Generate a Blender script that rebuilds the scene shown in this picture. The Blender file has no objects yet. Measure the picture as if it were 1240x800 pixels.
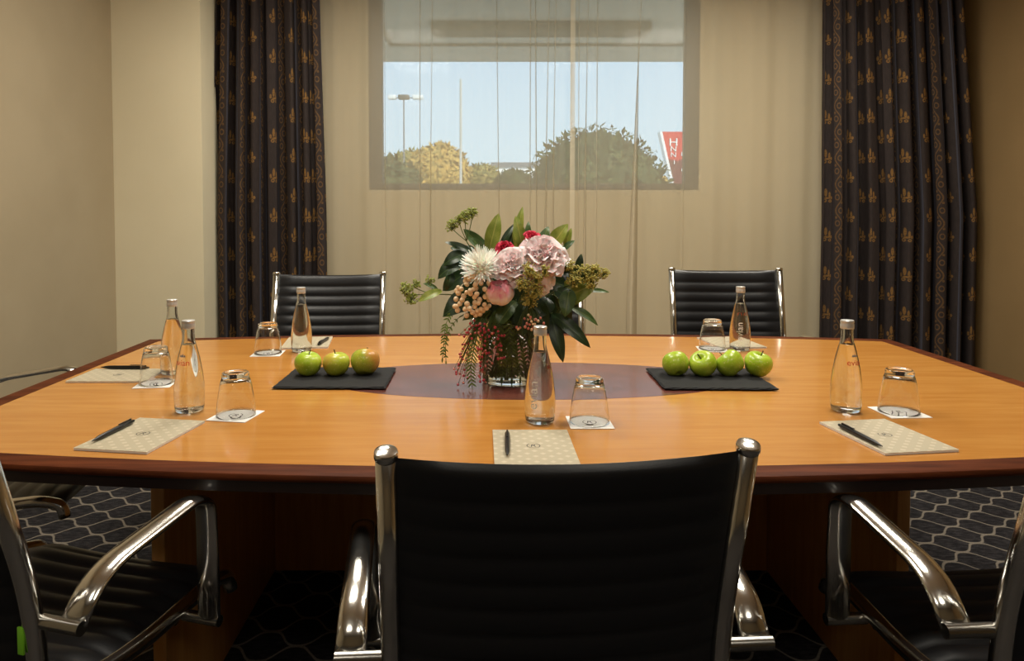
import bpy, bmesh, math, random
from mathutils import Vector, Matrix, Euler
PI = math.pi
sin, cos = math.sin, math.cos
R = math.radians
C = bpy.context.scene.collection
SC = bpy.context.scene

# ---------------------------------------------------------------- camera
F, PITCH, CX, ZC = 880.0, R(2.16), 582.0, 1.205
CY = 254 + F * math.tan(PITCH)
cam = bpy.data.cameras.new('camera'); camo = bpy.data.objects.new('camera', cam); C.objects.link(camo)
camo.location = (0, 0, ZC); camo.rotation_euler = (PI / 2 - PITCH, 0, 0)
cam.sensor_width = 36; cam.lens = F / 1240 * 36
cam.shift_x = (620 - CX) / 1240; cam.shift_y = -(400 - CY) / 1240
cam.clip_start = 0.05; cam.clip_end = 300
SC.camera = camo

# ---------------------------------------------------------------- view, world, lights
SC.view_settings.view_transform = 'Standard'; SC.view_settings.look = 'None'
SC.view_settings.gamma = 1.0; SC.view_settings.use_curve_mapping = False
SC.view_settings.exposure = 0.0
SKY_STRENGTH = 1.42
LAMP_W = 25.5
SUN_W = 4.5
SC.cycles.max_bounces = 14; SC.cycles.transmission_bounces = 12; SC.cycles.transparent_max_bounces = 24
SC.cycles.glossy_bounces = 6; SC.cycles.diffuse_bounces = 5

world = bpy.data.worlds.new('sky'); SC.world = world; world.use_nodes = True
wn = world.node_tree; wn.nodes.clear()
w_out = wn.nodes.new('ShaderNodeOutputWorld'); w_bg = wn.nodes.new('ShaderNodeBackground')
w_tc = wn.nodes.new('ShaderNodeTexCoord'); w_sep = wn.nodes.new('ShaderNodeSeparateXYZ')
w_rmp = wn.nodes.new('ShaderNodeValToRGB')
w_rmp.color_ramp.elements[0].position = 0.0; w_rmp.color_ramp.elements[0].color = (0.70, 0.87, 1.0, 1)
w_rmp.color_ramp.elements[1].position = 0.5; w_rmp.color_ramp.elements[1].color = (0.42, 0.66, 1.0, 1)
wn.links.new(w_tc.outputs['Generated'], w_sep.inputs[0]); wn.links.new(w_sep.outputs['Z'], w_rmp.inputs[0])
wn.links.new(w_rmp.outputs[0], w_bg.inputs[0]); wn.links.new(w_bg.outputs[0], w_out.inputs[0])
w_bg.inputs[1].default_value = SKY_STRENGTH

sun = bpy.data.lights.new('sun', 'SUN'); suno = bpy.data.objects.new('sun', sun); C.objects.link(suno)
sun.energy = SUN_W; sun.angle = R(0.6); sun.color = (1.0, 0.93, 0.82)
suno.rotation_euler = Vector((-0.55, 0.75, -0.62)).to_track_quat('-Z', 'Y').to_euler()

CEIL = 2.72
LAMPS = [(-0.6, 1.85, 0.62, .95), (0.95, 1.85, 0.62, .85), (-0.6, 3.2, 0.62, 1.0), (1.5, 3.2, 0.62, 1.2), (-0.75, -0.6, 0.62, 0.45), (0.95, -0.6, 0.62, 0.45)]   # recessed ceiling panels; the two behind the camera are added fill
for i, (lx, ly, sz, k) in enumerate(LAMPS):
    l = bpy.data.lights.new('ceiling_panel_light', 'AREA'); o = bpy.data.objects.new('ceiling_panel_light', l); C.objects.link(o)
    l.shape = 'SQUARE'; l.size = sz - 0.06; l.energy = LAMP_W * k; l.color = (1.0, 0.95, 0.84)
    o.location = (lx, ly, CEIL - 0.035)

# ---------------------------------------------------------------- helpers
def ray(x, y):
    a, b = (x - CX) / F, -(y - CY) / F
    return Vector((a, cos(PITCH) + b * sin(PITCH), -sin(PITCH) + b * cos(PITCH)))
def aty(x, y, Y):
    r = ray(x, y); return r * (Y / r.y) + Vector((0, 0, ZC))
def atz(x, y, z):
    r = ray(x, y); return r * ((z - ZC) / r.z) + Vector((0, 0, ZC))

class MB:
    def __init__(s): s.v = []; s.f = []; s.uv = []; s.mi = []
    def add(s, vs, fs, uvs=None, mi=0):
        b = len(s.v); s.v.extend([tuple(v) for v in vs])
        for k, f in enumerate(fs):
            s.f.append(tuple(b + i for i in f)); s.mi.append(mi)
            s.uv.append([uvs[i] for i in f] if uvs else [(0, 0)] * len(f))
        return s
    def box(s, lo, hi, m=None, mi=0):
        vs = [Vector((x, y, z)) for z in (lo[2], hi[2]) for y in (lo[1], hi[1]) for x in (lo[0], hi[0])]
        if m: vs = [m @ v for v in vs]
        return s.add(vs, [(0, 2, 3, 1), (4, 5, 7, 6), (0, 1, 5, 4), (2, 6, 7, 3), (0, 4, 6, 2), (1, 3, 7, 5)], mi=mi)
    def bbox(s, lo, hi, bev=0.004, seg=2, m=None):
        bm = bmesh.new(); bmesh.ops.create_cube(bm, size=1)
        for v in bm.verts:
            v.co = Vector([lo[i] + (v.co[i] + .5) * (hi[i] - lo[i]) for i in range(3)])
        bmesh.ops.bevel(bm, geom=bm.edges[:], offset=bev, segments=seg, affect='EDGES', profile=.5)
        bm.verts.index_update()
        vs = [(m @ v.co if m else v.co.copy()) for v in bm.verts]
        fs = [[v.index for v in f.verts] for f in bm.faces]; bm.free()
        return s.add(vs, fs)
    def lathe(s, prof, n=32, m=None, closed=False, mi=0):
        vs = []; fs = []; k = len(prof)
        rings = []
        for (r, z) in prof:
            if r < 1e-6: rings.append([len(vs)]); vs.append(Vector((0, 0, z)))
            else:
                rings.append(list(range(len(vs), len(vs) + n)))
                vs += [Vector((r * cos(2 * PI * i / n), r * sin(2 * PI * i / n), z)) for i in range(n)]
        for a, b in list(zip(rings, rings[1:])) + ([(rings[-1], rings[0])] if closed else []):
            for i in range(n):
                j = (i + 1) % n
                if len(a) == 1 and len(b) == 1: continue
                if len(a) == 1: fs.append((a[0], b[j], b[i]))
                elif len(b) == 1: fs.append((a[i], a[j], b[0]))
                else: fs.append((a[i], a[j], b[j], b[i]))
        if m: vs = [m @ v for v in vs]
        return s.add(vs, fs, mi=mi)
    def tube(s, pts, rad, n=10, ratio=1.0, side=None, cap=True):
        """sweep; rad number or list; ratio = thickness across / width; side = fixed width direction"""
        pts = [Vector(p) for p in pts]; k = len(pts)
        rs = rad if isinstance(rad, (list, tuple)) else [rad] * k
        vs = []; fs = []; prev = None
        for i, p in enumerate(pts):
            t = (pts[min(i + 1, k - 1)] - pts[max(i - 1, 0)]).normalized()
            if side is not None: a = Vector(side)
            elif prev is not None: a = prev
            else: a = Vector((0, 0, 1)) if abs(t.z) < .9 else Vector((1, 0, 0))
            a = (a - t * a.dot(t)).normalized(); prev = a; b = t.cross(a)
            for j in range(n):
                q = 2 * PI * j / n
                vs.append(p + a * rs[i] * cos(q) + b * rs[i] * ratio * sin(q))
        for i in range(k - 1):
            for j in range(n):
                j2 = (j + 1) % n
                fs.append((i * n + j, i * n + j2, (i + 1) * n + j2, (i + 1) * n + j))
        if cap:
            fs.append(tuple(range(n))[::-1]); fs.append(tuple((k - 1) * n + j for j in range(n)))
        return s.add(vs, fs)
    def ico(s, c, r, sub=1, sc=(1, 1, 1), jit=0, rnd=random):
        bm = bmesh.new(); bmesh.ops.create_icosphere(bm, subdivisions=sub, radius=1)
        vs = []
        for v in bm.verts:
            q = 1 + (rnd.uniform(-jit, jit) if jit else 0)
            vs.append(Vector(c) + Vector((v.co.x * sc[0], v.co.y * sc[1], v.co.z * sc[2])) * r * q)
        bm.verts.index_update()
        fs = [[v.index for v in f.verts] for f in bm.faces]; bm.free()
        return s.add(vs, fs)
    def grid(s, P, uv=True):
        """P[i][j] points"""
        a, b = len(P), len(P[0])
        vs = [p for row in P for p in row]
        uvs = [(i / (a - 1), j / (b - 1)) for i in range(a) for j in range(b)]
        fs = [(i * b + j, (i + 1) * b + j, (i + 1) * b + j + 1, i * b + j + 1) for i in range(a - 1) for j in range(b - 1)]
        return s.add(vs, fs, uvs)
    def mesh(s, name, mats, smooth=True):
        me = bpy.data.meshes.new(name)
        me.from_pydata(s.v, [], s.f)
        uvl = me.uv_layers.new(name='UVMap')
        k = 0
        for fu in s.uv:
            for u in fu: uvl.data[k].uv = u; k += 1
        for m in (mats if isinstance(mats, (list, tuple)) else [mats]): me.materials.append(m)
        for p, mi in zip(me.polygons, s.mi): p.material_index = mi; p.use_smooth = bool(smooth)
        me.update()
        if smooth == 'auto':
            me.set_sharp_from_angle(angle=R(35))
        return me

def obj(name, mb, mat, parent=None, smooth='auto', loc=None, rotz=0):
    me = mb.mesh(name, mat, smooth) if isinstance(mb, MB) else mb
    o = bpy.data.objects.new(name, me); C.objects.link(o)
    if parent: o.parent = parent
    if loc is not None: o.location = loc
    if rotz: o.rotation_euler = (0, 0, rotz)
    return o
def tag(o, label, cat, group=None, kind=None):
    o['label'] = label; o['category'] = cat
    if group: o['group'] = group
    if kind: o['kind'] = kind
    return o
def thing(name, label, cat, loc=(0, 0, 0), rotz=0, group=None):
    o = bpy.data.objects.new(name, None); C.objects.link(o)
    o.empty_display_size = .05
    o.location = loc; o.rotation_euler = (0, 0, rotz)
    return tag(o, label, cat, group)
def struct(name, mb, mat, smooth='auto', parent=None):
    o = obj(name, mb, mat, parent, smooth)
    if not parent: o['kind'] = 'structure'
    return o
def dup(root, loc, rotz, label, group=None):
    r = root.copy(); C.objects.link(r); r.location = loc; r.rotation_euler = (0, 0, rotz)
    r['label'] = label
    if group: r['group'] = group
    def rec(src, dst):
        for ch in list(src.children):
            c = ch.copy(); C.objects.link(c); c.parent = dst; rec(ch, c)
    rec(root, r)
    return r
def smooth_path(pts, n=6):
    pts = [Vector(p) for p in pts]; out = []
    for i in range(len(pts) - 1):
        p0, p1, p2, p3 = pts[max(i - 1, 0)], pts[i], pts[i + 1], pts[min(i + 2, len(pts) - 1)]
        for k in range(n):
            t = k / n
            out.append(.5 * ((2 * p1) + (p2 - p0) * t + (2 * p0 - 5 * p1 + 4 * p2 - p3) * t * t + (3 * p1 - p0 - 3 * p2 + p3) * t ** 3))
    out.append(pts[-1]); return out
def round_path(pts, r, n=5):
    """polyline with rounded corners"""
    pts = [Vector(p) for p in pts]; out = [pts[0]]
    for i in range(1, len(pts) - 1):
        a, b, c = pts[i - 1], pts[i], pts[i + 1]
        ra = min(r, (a - b).length * .48, (c - b).length * .48)
        p, q = b + (a - b).normalized() * ra, b + (c - b).normalized() * ra
        for k in range(n + 1):
            t = k / n; out.append(p * (1 - t) ** 2 + b * 2 * t * (1 - t) + q * t * t)
    out.append(pts[-1]); return out

# ---------------------------------------------------------------- materials
def srgb(r, g, b):
    f = lambda c: (c / 255 / 12.92) if c / 255 <= .04045 else ((c / 255 + .055) / 1.055) ** 2.4
    return (f(r), f(g), f(b), 1)
def pmat(name, col, rough=.5, metal=0, spec=.5, **kw):
    m = bpy.data.materials.new(name); m.use_nodes = True
    b = m.node_tree.nodes['Principled BSDF']
    b.inputs['Base Color'].default_value = col if len(col) == 4 else (*col, 1)
    b.inputs['Roughness'].default_value = rough; b.inputs['Metallic'].default_value = metal
    b.inputs['Specular IOR Level'].default_value = spec
    for k, v in kw.items(): b.inputs[k.replace('_', ' ')].default_value = v
    return m
class X:
    """tiny node expression builder"""
    def __init__(s, nt, sock): s.nt = nt; s.k = sock
    def _m(s, op, *a):
        n = s.nt.nodes.new('ShaderNodeMath'); n.operation = op
        for i, q in enumerate((s,) + a):
            if isinstance(q, X): s.nt.links.new(q.k, n.inputs[i])
            else: n.inputs[i].default_value = q
        return X(s.nt, n.outputs[0])
    def __add__(s, o): return s._m('ADD', o)
    __radd__ = __add__
    def __sub__(s, o): return s._m('SUBTRACT', o)
    def __rsub__(s, o): return (s * -1) + o
    def __mul__(s, o): return s._m('MULTIPLY', o)
    __rmul__ = __mul__
    def __truediv__(s, o): return s._m('DIVIDE', o)
    def abs(s): return s._m('ABSOLUTE')
    def sin(s): return s._m('SINE')
    def sqrt(s): return s._m('SQRT')
    def fl(s): return s._m('FLOOR')
    def fr(s): return s - s.fl()
    def lt(s, o): return s._m('LESS_THAN', o)
    def gt(s, o): return s._m('GREATER_THAN', o)
    def min(s, o): return s._m('MINIMUM', o)
    def max(s, o): return s._m('MAXIMUM', o)
    def pow(s, o): return s._m('POWER', o)
    def step(s, a, b):
        n = s.nt.nodes.new('ShaderNodeMapRange'); n.interpolation_type = 'SMOOTHSTEP'
        s.nt.links.new(s.k, n.inputs[0]); n.inputs[1].default_value = a; n.inputs[2].default_value = b
        n.inputs[3].default_value = 0; n.inputs[4].default_value = 1
        return X(s.nt, n.outputs[0])
def coords(m, kind='Object'):
    nt = m.node_tree; t = nt.nodes.new('ShaderNodeTexCoord'); sp = nt.nodes.new('ShaderNodeSeparateXYZ')
    nt.links.new(t.outputs[kind], sp.inputs[0])
    return X(nt, sp.outputs[0]), X(nt, sp.outputs[1]), X(nt, sp.outputs[2]), t.outputs[kind]
def noise(m, vec, scale=(1, 1, 1), sc=5, detail=4, rough=.5):
    nt = m.node_tree; mp = nt.nodes.new('ShaderNodeMapping'); nt.links.new(vec, mp.inputs[0])
    mp.inputs['Scale'].default_value = scale
    n = nt.nodes.new('ShaderNodeTexNoise'); nt.links.new(mp.outputs[0], n.inputs['Vector'])
    n.inputs['Scale'].default_value = sc; n.inputs['Detail'].default_value = detail; n.inputs['Roughness'].default_value = rough
    return X(nt, n.outputs['Fac'])
def mixc(m, fac, a, b):
    nt = m.node_tree; n = nt.nodes.new('ShaderNodeMix'); n.data_type = 'RGBA'
    if isinstance(fac, X): nt.links.new(fac.k, n.inputs[0])
    else: n.inputs[0].default_value = fac
    for i, q in ((6, a), (7, b)):
        if isinstance(q, tuple): n.inputs[i].default_value = q
        else: nt.links.new(q, n.inputs[i])
    return n.outputs[2]
def bsdf(m): return m.node_tree.nodes['Principled BSDF']
def setcol(m, sock): m.node_tree.links.new(sock, bsdf(m).inputs['Base Color'])
def bump(m, h, strength=.3, dist=.01):
    n = m.node_tree.nodes.new('ShaderNodeBump'); n.inputs['Strength'].default_value = strength; n.inputs['Distance'].default_value = dist
    m.node_tree.links.new(h.k, n.inputs['Height']); m.node_tree.links.new(n.outputs[0], bsdf(m).inputs['Normal'])

def wallmat(name, c1, c2):
    m = pmat(name, c1, .85, spec=.2); x, y, z, v = coords(m)
    setcol(m, mixc(m, noise(m, v, sc=2.2, detail=5).step(.3, .7), c1, c2))
    bump(m, noise(m, v, sc=160, detail=2), .12, .002); return m
M = {}
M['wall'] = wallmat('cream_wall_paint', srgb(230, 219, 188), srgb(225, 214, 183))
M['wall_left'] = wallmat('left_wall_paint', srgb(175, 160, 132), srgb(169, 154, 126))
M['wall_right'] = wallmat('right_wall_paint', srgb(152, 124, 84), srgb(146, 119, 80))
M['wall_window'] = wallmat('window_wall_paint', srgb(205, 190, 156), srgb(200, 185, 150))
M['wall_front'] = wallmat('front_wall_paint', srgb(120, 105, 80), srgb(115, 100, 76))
M['ceiling'] = wallmat('white_ceiling_paint', srgb(226, 222, 212), srgb(222, 218, 207))
M['frame'] = pmat('grey_window_frame', srgb(78, 77, 74), .5)
M['white'] = pmat('white_enamel', srgb(235, 234, 230), .4)
M['chrome'] = pmat('polished_aluminium', srgb(214, 212, 207), .17, 1)
M['chrome_dull'] = pmat('satin_aluminium', srgb(150, 148, 143), .25, 1)
M['plastic'] = pmat('black_plastic', srgb(14, 14, 15), .35)
M['tag'] = pmat('green_tag_plastic', srgb(120, 190, 40), .45)
def leather():
    m = pmat('black_leather', srgb(20, 20, 22), .42, spec=.45); x, y, z, v = coords(m)
    bump(m, noise(m, v, sc=420, detail=2), .12, .001); return m
M['leather'] = leather(); bsdf(M['leather']).inputs['Roughness'].default_value = .38

def carpet():
    m = pmat('patterned_carpet', srgb(34, 33, 36), .95, spec=.1); x, y, z, v = coords(m)
    a, b = .092, .069             # half periods of the trellis
    w = noise(m, v, sc=9, detail=2)
    xs = x + (w - .5) * .02
    ph = xs * (PI / a)
    s1 = ph.sin(); s3 = (ph * 3).sin()
    wave = (s1 * 1.0 + s3 * .10) * (b / 2) * 1.04
    # even rows: y = 2k b + wave ; odd rows: y = (2k+1) b - wave
    def dist(off, wv):
        q = (y - wv + off) / (2 * b)
        return ((q.fr() - .5).abs() * (2 * b))
    d = dist(b, wave).min(dist(0, wave * -1))
    slope = ph._m('COSINE').abs() * .55 + 1
    line = 1 - (d / slope).step(.002, .0058)
    fleck = noise(m, v, sc=260, detail=2).step(.42, .62)
    mott = noise(m, v, scale=(1, 3, 1), sc=30, detail=3).step(.35, .7)
    base = mixc(m, mott, srgb(33, 32, 35), srgb(62, 60, 62))
    base = mixc(m, fleck * .5, base, srgb(24, 23, 25))
    setcol(m, mixc(m, line * (fleck * -.35 + 1), base, srgb(138, 130, 118)))
    bump(m, noise(m, v, sc=420, detail=2), .6, .004); return m
M['carpet'] = carpet()

def maple():
    m = pmat('maple_veneer', srgb(190, 130, 60), .24, spec=.4, Coat_Weight=.25, Coat_Roughness=.09); x, y, z, v = coords(m)
    g = noise(m, v, scale=(1.3, 14, 1), sc=3.0, detail=6, rough=.6)
    g2 = noise(m, v, scale=(2.5, 55, 1), sc=4, detail=3)
    leaf = ((y + .0) / .335).fl()
    tone = ((leaf * 12.9898).sin() * 43758.5).fr()
    c = mixc(m, g.step(.3, .72), srgb(184, 124, 54), srgb(200, 142, 70))
    c = mixc(m, g2.step(.35, .8) * .3, c, srgb(164, 104, 42))
    c = mixc(m, tone * .35, c, srgb(178, 118, 50))
    setcol(m, c); return m
M['maple'] = maple()
def darkwood(name, a, b, rough=.22, axis=(1.2, 16, 16), spec=.5, coat=.3):
    m = pmat(name, a, rough, spec=spec, Coat_Weight=coat, Coat_Roughness=.1); x, y, z, v = coords(m)
    g = noise(m, v, scale=axis, sc=3, detail=6, rough=.65)
    setcol(m, mixc(m, g.step(.32, .7), a, b)); return m
M['rim'] = darkwood('mahogany_edge', srgb(66, 31, 16), srgb(100, 51, 27), .55, (1.2, 16, 16), .06, .0)
M['under'] = darkwood('black_brown_under_edge', srgb(26, 15, 11), srgb(38, 22, 16), .4)
M['inlay'] = darkwood('burl_inlay', srgb(92, 50, 42), srgb(118, 68, 57), .25, (3, 5, 3))
M['pedestal'] = darkwood('pedestal_veneer', srgb(186, 130, 66), srgb(204, 150, 84), .4, (14, 14, 1.2))
M['pedestal_red'] = darkwood('pedestal_inner_veneer', srgb(86, 42, 22), srgb(112, 58, 32), .35, (14, 1.2, 14))

def slate():
    m = pmat('black_slate', srgb(24, 24, 25), .7, spec=.25); x, y, z, v = coords(m)
    n = noise(m, v, sc=26, detail=7, rough=.65)
    setcol(m, mixc(m, n, srgb(14, 14, 15), srgb(32, 32, 33))); bump(m, n, .35, .004); return m
M['slate'] = slate()
def glass(name, col=(1, 1, 1, 1), ior=1.45, rough=0):
    return pmat(name, col, rough, Transmission_Weight=1.0, IOR=ior)
M['glass'] = glass('clear_glass', (.99, .995, .99, 1), 1.32)
M['vase_glass'] = glass('vase_glass', (.985, .995, .985, 1), 1.3)
M['bottle_glass'] = glass('bottle_glass', (.97, .985, .98, 1), 1.45, .03)
M['water'] = glass('still_water', (.985, .99, .99, 1), 1.33)
M['cap'] = pmat('white_metal_cap', srgb(214, 214, 212), .3, .55)
M['red_print'] = pmat('red_print', srgb(214, 50, 40), .5)
M['blue_print'] = pmat('grey_blue_print', srgb(110, 120, 140), .5)
M['white_print'] = pmat('frosted_print', srgb(225, 222, 215), .6)
M['ink'] = pmat('dark_ink', srgb(48, 46, 46), .6)
M['paper'] = pmat('white_paper', srgb(232, 230, 226), .7)
def padmat():
    m = pmat('taupe_dotted_cover', srgb(190, 180, 160), .6); x, y, z, v = coords(m)
    s = .030
    def dots(ox, oy):
        fx = ((x + ox) / s).fr() - .5; fy = ((y + oy) / (s * 1.0)).fr() - .5
        return (fx.abs() + fy.abs())
    d = dots(0, 0).min(dots(s / 2, s / 2))
    k = 1 - d.step(.16, .25)
    setcol(m, mixc(m, k, srgb(172, 161, 136), srgb(190, 179, 154))); return m
M['pad'] = padmat()
M['pen'] = pmat('black_pen_plastic', srgb(12, 12, 13), .3)

def applemat(name, c1, c2, blush=None):
    m = pmat(name, c1, .3, spec=.5, Coat_Weight=.15, Coat_Roughness=.15); x, y, z, v = coords(m)
    n = noise(m, v, scale=(1, 1, .45), sc=24, detail=4)
    c = mixc(m, n.step(.35, .68), c1, c2)
    sp = noise(m, v, sc=330, detail=0).step(.70, .76)
    c = mixc(m, sp * .6, c, srgb(222, 224, 150))
    if blush:
        c = mixc(m, (x * 26 - y * 9 + z * 12 + noise(m, v, sc=40) * 1.1).step(.45, 1.5) * .75, c, blush)
    setcol(m, c); return m
M['apple'] = applemat('green_apple_skin', srgb(150, 178, 32), srgb(174, 194, 58))
M['apple2'] = applemat('yellow_green_apple_skin', srgb(166, 178, 38), srgb(190, 196, 66), srgb(206, 160, 70))
M['apple3'] = applemat('blushed_apple_skin', srgb(158, 168, 40), srgb(182, 184, 60), srgb(200, 120, 62))
M['stem_brown'] = pmat('brown_stem', srgb(72, 56, 30), .7)

def leafmat(name, c1, c2, rib):
    m = pmat(name, c1, .38, spec=.45); u, w, _, v = coords(m, 'UV')
    x, y, z, ov = coords(m)
    n = noise(m, ov, sc=45, detail=3)
    c = mixc(m, n.step(.3, .7), c1, c2)
    mid = 1 - (u - .5).abs().step(.012, .05)
    vein = ((w * 13 - (u - .5).abs() * 5).fr() - .5).abs()
    c = mixc(m, (1 - vein.step(.03, .09)) * .22, c, rib)
    setcol(m, mixc(m, mid * .8, c, rib)); return m
M['leaf_dark'] = leafmat('dark_glossy_leaf', srgb(26, 46, 22), srgb(40, 64, 30), srgb(70, 92, 48))
M['leaf_mid'] = leafmat('mid_green_leaf', srgb(56, 84, 42), srgb(78, 104, 56), srgb(122, 138, 78))
M['leaf_olive'] = leafmat('olive_leaf', srgb(116, 132, 44), srgb(146, 154, 66), srgb(176, 172, 88))
M['leaf_fern'] = leafmat('pepper_tree_leaf', srgb(92, 116, 52), srgb(116, 138, 68), srgb(136, 150, 84))
bsdf(M['leaf_fern']).inputs['Roughness'].default_value = .7; bsdf(M['leaf_fern']).inputs['Specular IOR Level'].default_value = .1
M['stem'] = pmat('green_stem', srgb(86, 104, 44), .6)
M['floret'] = pmat('green_floret', srgb(150, 160, 72), .6)
M['floret_olive'] = pmat('olive_floret', srgb(178, 168, 84), .6)
def petalmat(name, c1, c2, lo=.5, hi=.9, tip=False):
    m = pmat(name, c1, .6, spec=.25); x, y, z, v = coords(m); u, w, _, uv = coords(m, 'UV')
    n = noise(m, v, sc=60, detail=3)
    setcol(m, mixc(m, ((n * .35 + w * .65) if tip else (n * .6 + (1 - w) * .4)).step(lo, hi), c1, c2))
    b = bsdf(m); b.inputs['Subsurface Weight'].default_value = .5; b.inputs['Subsurface Radius'].default_value = (.006, .003, .003)
    return m
M['pink'] = petalmat('pale_pink_petal', srgb(255, 234, 234), srgb(250, 184, 194))
M['pink_pale'] = petalmat('blush_petal', srgb(252, 238, 230), srgb(246, 204, 202))
M['bud'] = petalmat('bud_petal', srgb(252, 232, 226), srgb(236, 140, 158), .60, .86, True)
M['red'] = petalmat('crimson_petal', srgb(206, 58, 84), srgb(166, 34, 62))
M['cream'] = petalmat('cream_petal', srgb(255, 254, 244), srgb(240, 240, 210))
M['peach'] = pmat('peach_berry', srgb(246, 218, 178), .4)
M['pepper'] = pmat('pink_pepper_berry', srgb(186, 58, 72), .45)
M['pepper_pale'] = pmat('salmon_pepper_berry', srgb(212, 128, 112), .45)

def drapemat():
    m = pmat('brocade_drape', srgb(36, 30, 30), .8, spec=.2); u, w, _, v = coords(m, 'UV')
    # u, w in metres of cloth
    P = .30
    q = (u / P).fr() * P                          # repeat across the cloth
    row = .235
    sh = ((u / P).fl() * .5).fr() * row
    def circ(cx, cy, r, yy): return (((q - cx) * (q - cx) * 1.9 + (yy - cy) * (yy - cy)).sqrt() - r)
    def ell(cx, cy, rx, ry, yy): return ((((q - cx) / rx * 1.4).pow(2) + ((yy - cy) / ry).pow(2)).sqrt() - 1) * min(rx, ry)
    yy = ((w + sh) / row).fr() * row
    y2 = ((w + sh + row / 2) / row).fr() * row
    def sprig(cx, y0):
        y = (y0 - .1) * 1.45 + .1; return sprig0(cx, y)
    def sprig0(cx, y):
        d = ell(cx - .008, .150, .011, .034, y)
        d = d.min(ell(cx + .012, .128, .008, .026, y)).min(ell(cx - .026, .118, .009, .018, y))
        d = d.min(ell(cx, .102, .024, .008, y)).min(ell(cx + .024, .104, .009, .013, y))
        ring = circ(cx - .014, .080, .011, y).abs() - .0045
        ring2 = circ(cx + .014, .076, .009, y).abs() - .004
        return d.min(ring).min(ring2)
    d = sprig(.06, yy).min(sprig(.27, y2))
    # scroll stripe
    vy = (w / .155).fr() * .155
    vine = ((q - .165) - (w * (2 * PI / .155)).sin() * .017).abs() - .0035
    c1 = circ(.157, .040, .015, vy).abs() - .0035
    c2 = circ(.175, .116, .015, vy).abs() - .0035
    c3 = circ(.150, .075, .008, vy); c4 = circ(.182, .006, .008, vy)
    vine = vine.min(c1).min(c2).min(c3).min(c4)
    nz = noise(m, v, sc=150, detail=2)
    gold1 = 1 - d.step(-.002, .003)
    gold2 = (1 - vine.step(-.0015, .0022)) * .5
    gold = gold1.max(gold2) * (nz.step(.25, .6) * .55 + .45)
    st = ((q - .115).abs().lt(.0035)).max((q - .215).abs().lt(.0035)).max((q - .125).abs().lt(.002)).max((q - .205).abs().lt(.002))
    base = mixc(m, noise(m, v, scale=(1, .2, 1), sc=120, detail=2), srgb(40, 34, 33), srgb(60, 51, 48))
    base = mixc(m, st * .8, base, srgb(70, 72, 84))
    setcol(m, mixc(m, gold * .9, base, srgb(134, 98, 50)))
    bump(m, noise(m, v, sc=500, detail=1), .2, .001); return m
M['drape'] = drapemat()

def sheermat(name, opac, col):
    m = bpy.data.materials.new(name); m.use_nodes = True; nt = m.node_tree; nt.nodes.clear()
    out = nt.nodes.new('ShaderNodeOutputMaterial'); mx = nt.nodes.new('ShaderNodeMixShader'); m2 = nt.nodes.new('ShaderNodeMixShader')
    tr = nt.nodes.new('ShaderNodeBsdfTransparent'); df = nt.nodes.new('ShaderNodeBsdfDiffuse'); tl = nt.nodes.new('ShaderNodeBsdfTranslucent')
    df.inputs[0].default_value = col; tl.inputs[0].default_value = col
    m2.inputs[0].default_value = .35
    nt.links.new(df.outputs[0], m2.inputs[1]); nt.links.new(tl.outputs[0], m2.inputs[2])
    mx.inputs[0].default_value = opac
    nt.links.new(tr.outputs[0], mx.inputs[1]); nt.links.new(m2.outputs[0], mx.inputs[2]); nt.links.new(mx.outputs[0], out.inputs[0])
    return m
M['sheer'] = sheermat('sheer_voile', .44, srgb(234, 222, 196))
M['sheer_hem'] = sheermat('sheer_hem_voile', .58, srgb(234, 222, 196))
def panemat():
    m = bpy.data.materials.new('window_glass'); m.use_nodes = True; nt = m.node_tree; nt.nodes.clear()
    out = nt.nodes.new('ShaderNodeOutputMaterial'); mx = nt.nodes.new('ShaderNodeMixShader')
    tr = nt.nodes.new('ShaderNodeBsdfTransparent'); gl = nt.nodes.new('ShaderNodeBsdfGlossy')
    tr.inputs[0].default_value = (.93, .96, .95, 1); gl.inputs['Roughness'].default_value = .02; mx.inputs[0].default_value = .004
    nt.links.new(tr.outputs[0], mx.inputs[1]); nt.links.new(gl.outputs[0], mx.inputs[2]); nt.links.new(mx.outputs[0], out.inputs[0])
    return m
M['pane'] = panemat()
def lampmat(name, col, s):
    m = bpy.data.materials.new(name); m.use_nodes = True; nt = m.node_tree; nt.nodes.clear()
    out = nt.nodes.new('ShaderNodeOutputMaterial'); e = nt.nodes.new('ShaderNodeEmission'); e.inputs[0].default_value = col; e.inputs[1].default_value = s
    nt.links.new(e.outputs[0], out.inputs[0]); return m
M['diffuser'] = lampmat('lit_diffuser', (1, .84, .62, 1), 3.0)
M['soffit'] = wallmat('soffit_paint', srgb(226, 220, 206), srgb(220, 214, 200))
M['soffit_box'] = wallmat('soffit_housing_tone', srgb(150, 142, 124), srgb(144, 136, 118))  # housing and trim set darker than the soffit
M['asphalt'] = wallmat('outdoor_paving', srgb(186, 182, 172), srgb(176, 172, 162))
def foliage(name, a, b):
    m = pmat(name, a, .7, spec=.2); x, y, z, v = coords(m)
    setcol(m, mixc(m, noise(m, v, sc=3, detail=5).step(.3, .7), a, b)); return m
M['hedge'] = foliage('hedge_foliage', srgb(52, 62, 38), srgb(84, 92, 56))
M['autumn'] = foliage('autumn_foliage', srgb(196, 158, 84), srgb(172, 146, 84))
M['greyleaf'] = foliage('dull_foliage', srgb(120, 120, 70), srgb(160, 140, 80))
M['trunk'] = pmat('bark', srgb(80, 64, 48), .9)
M['mast'] = pmat('painted_mast', srgb(190, 186, 176), .5)
M['mast_grey'] = pmat('grey_mast', srgb(120, 122, 124), .5)
M['lamp_head'] = pmat('floodlight_white', srgb(230, 230, 226), .4)
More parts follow.
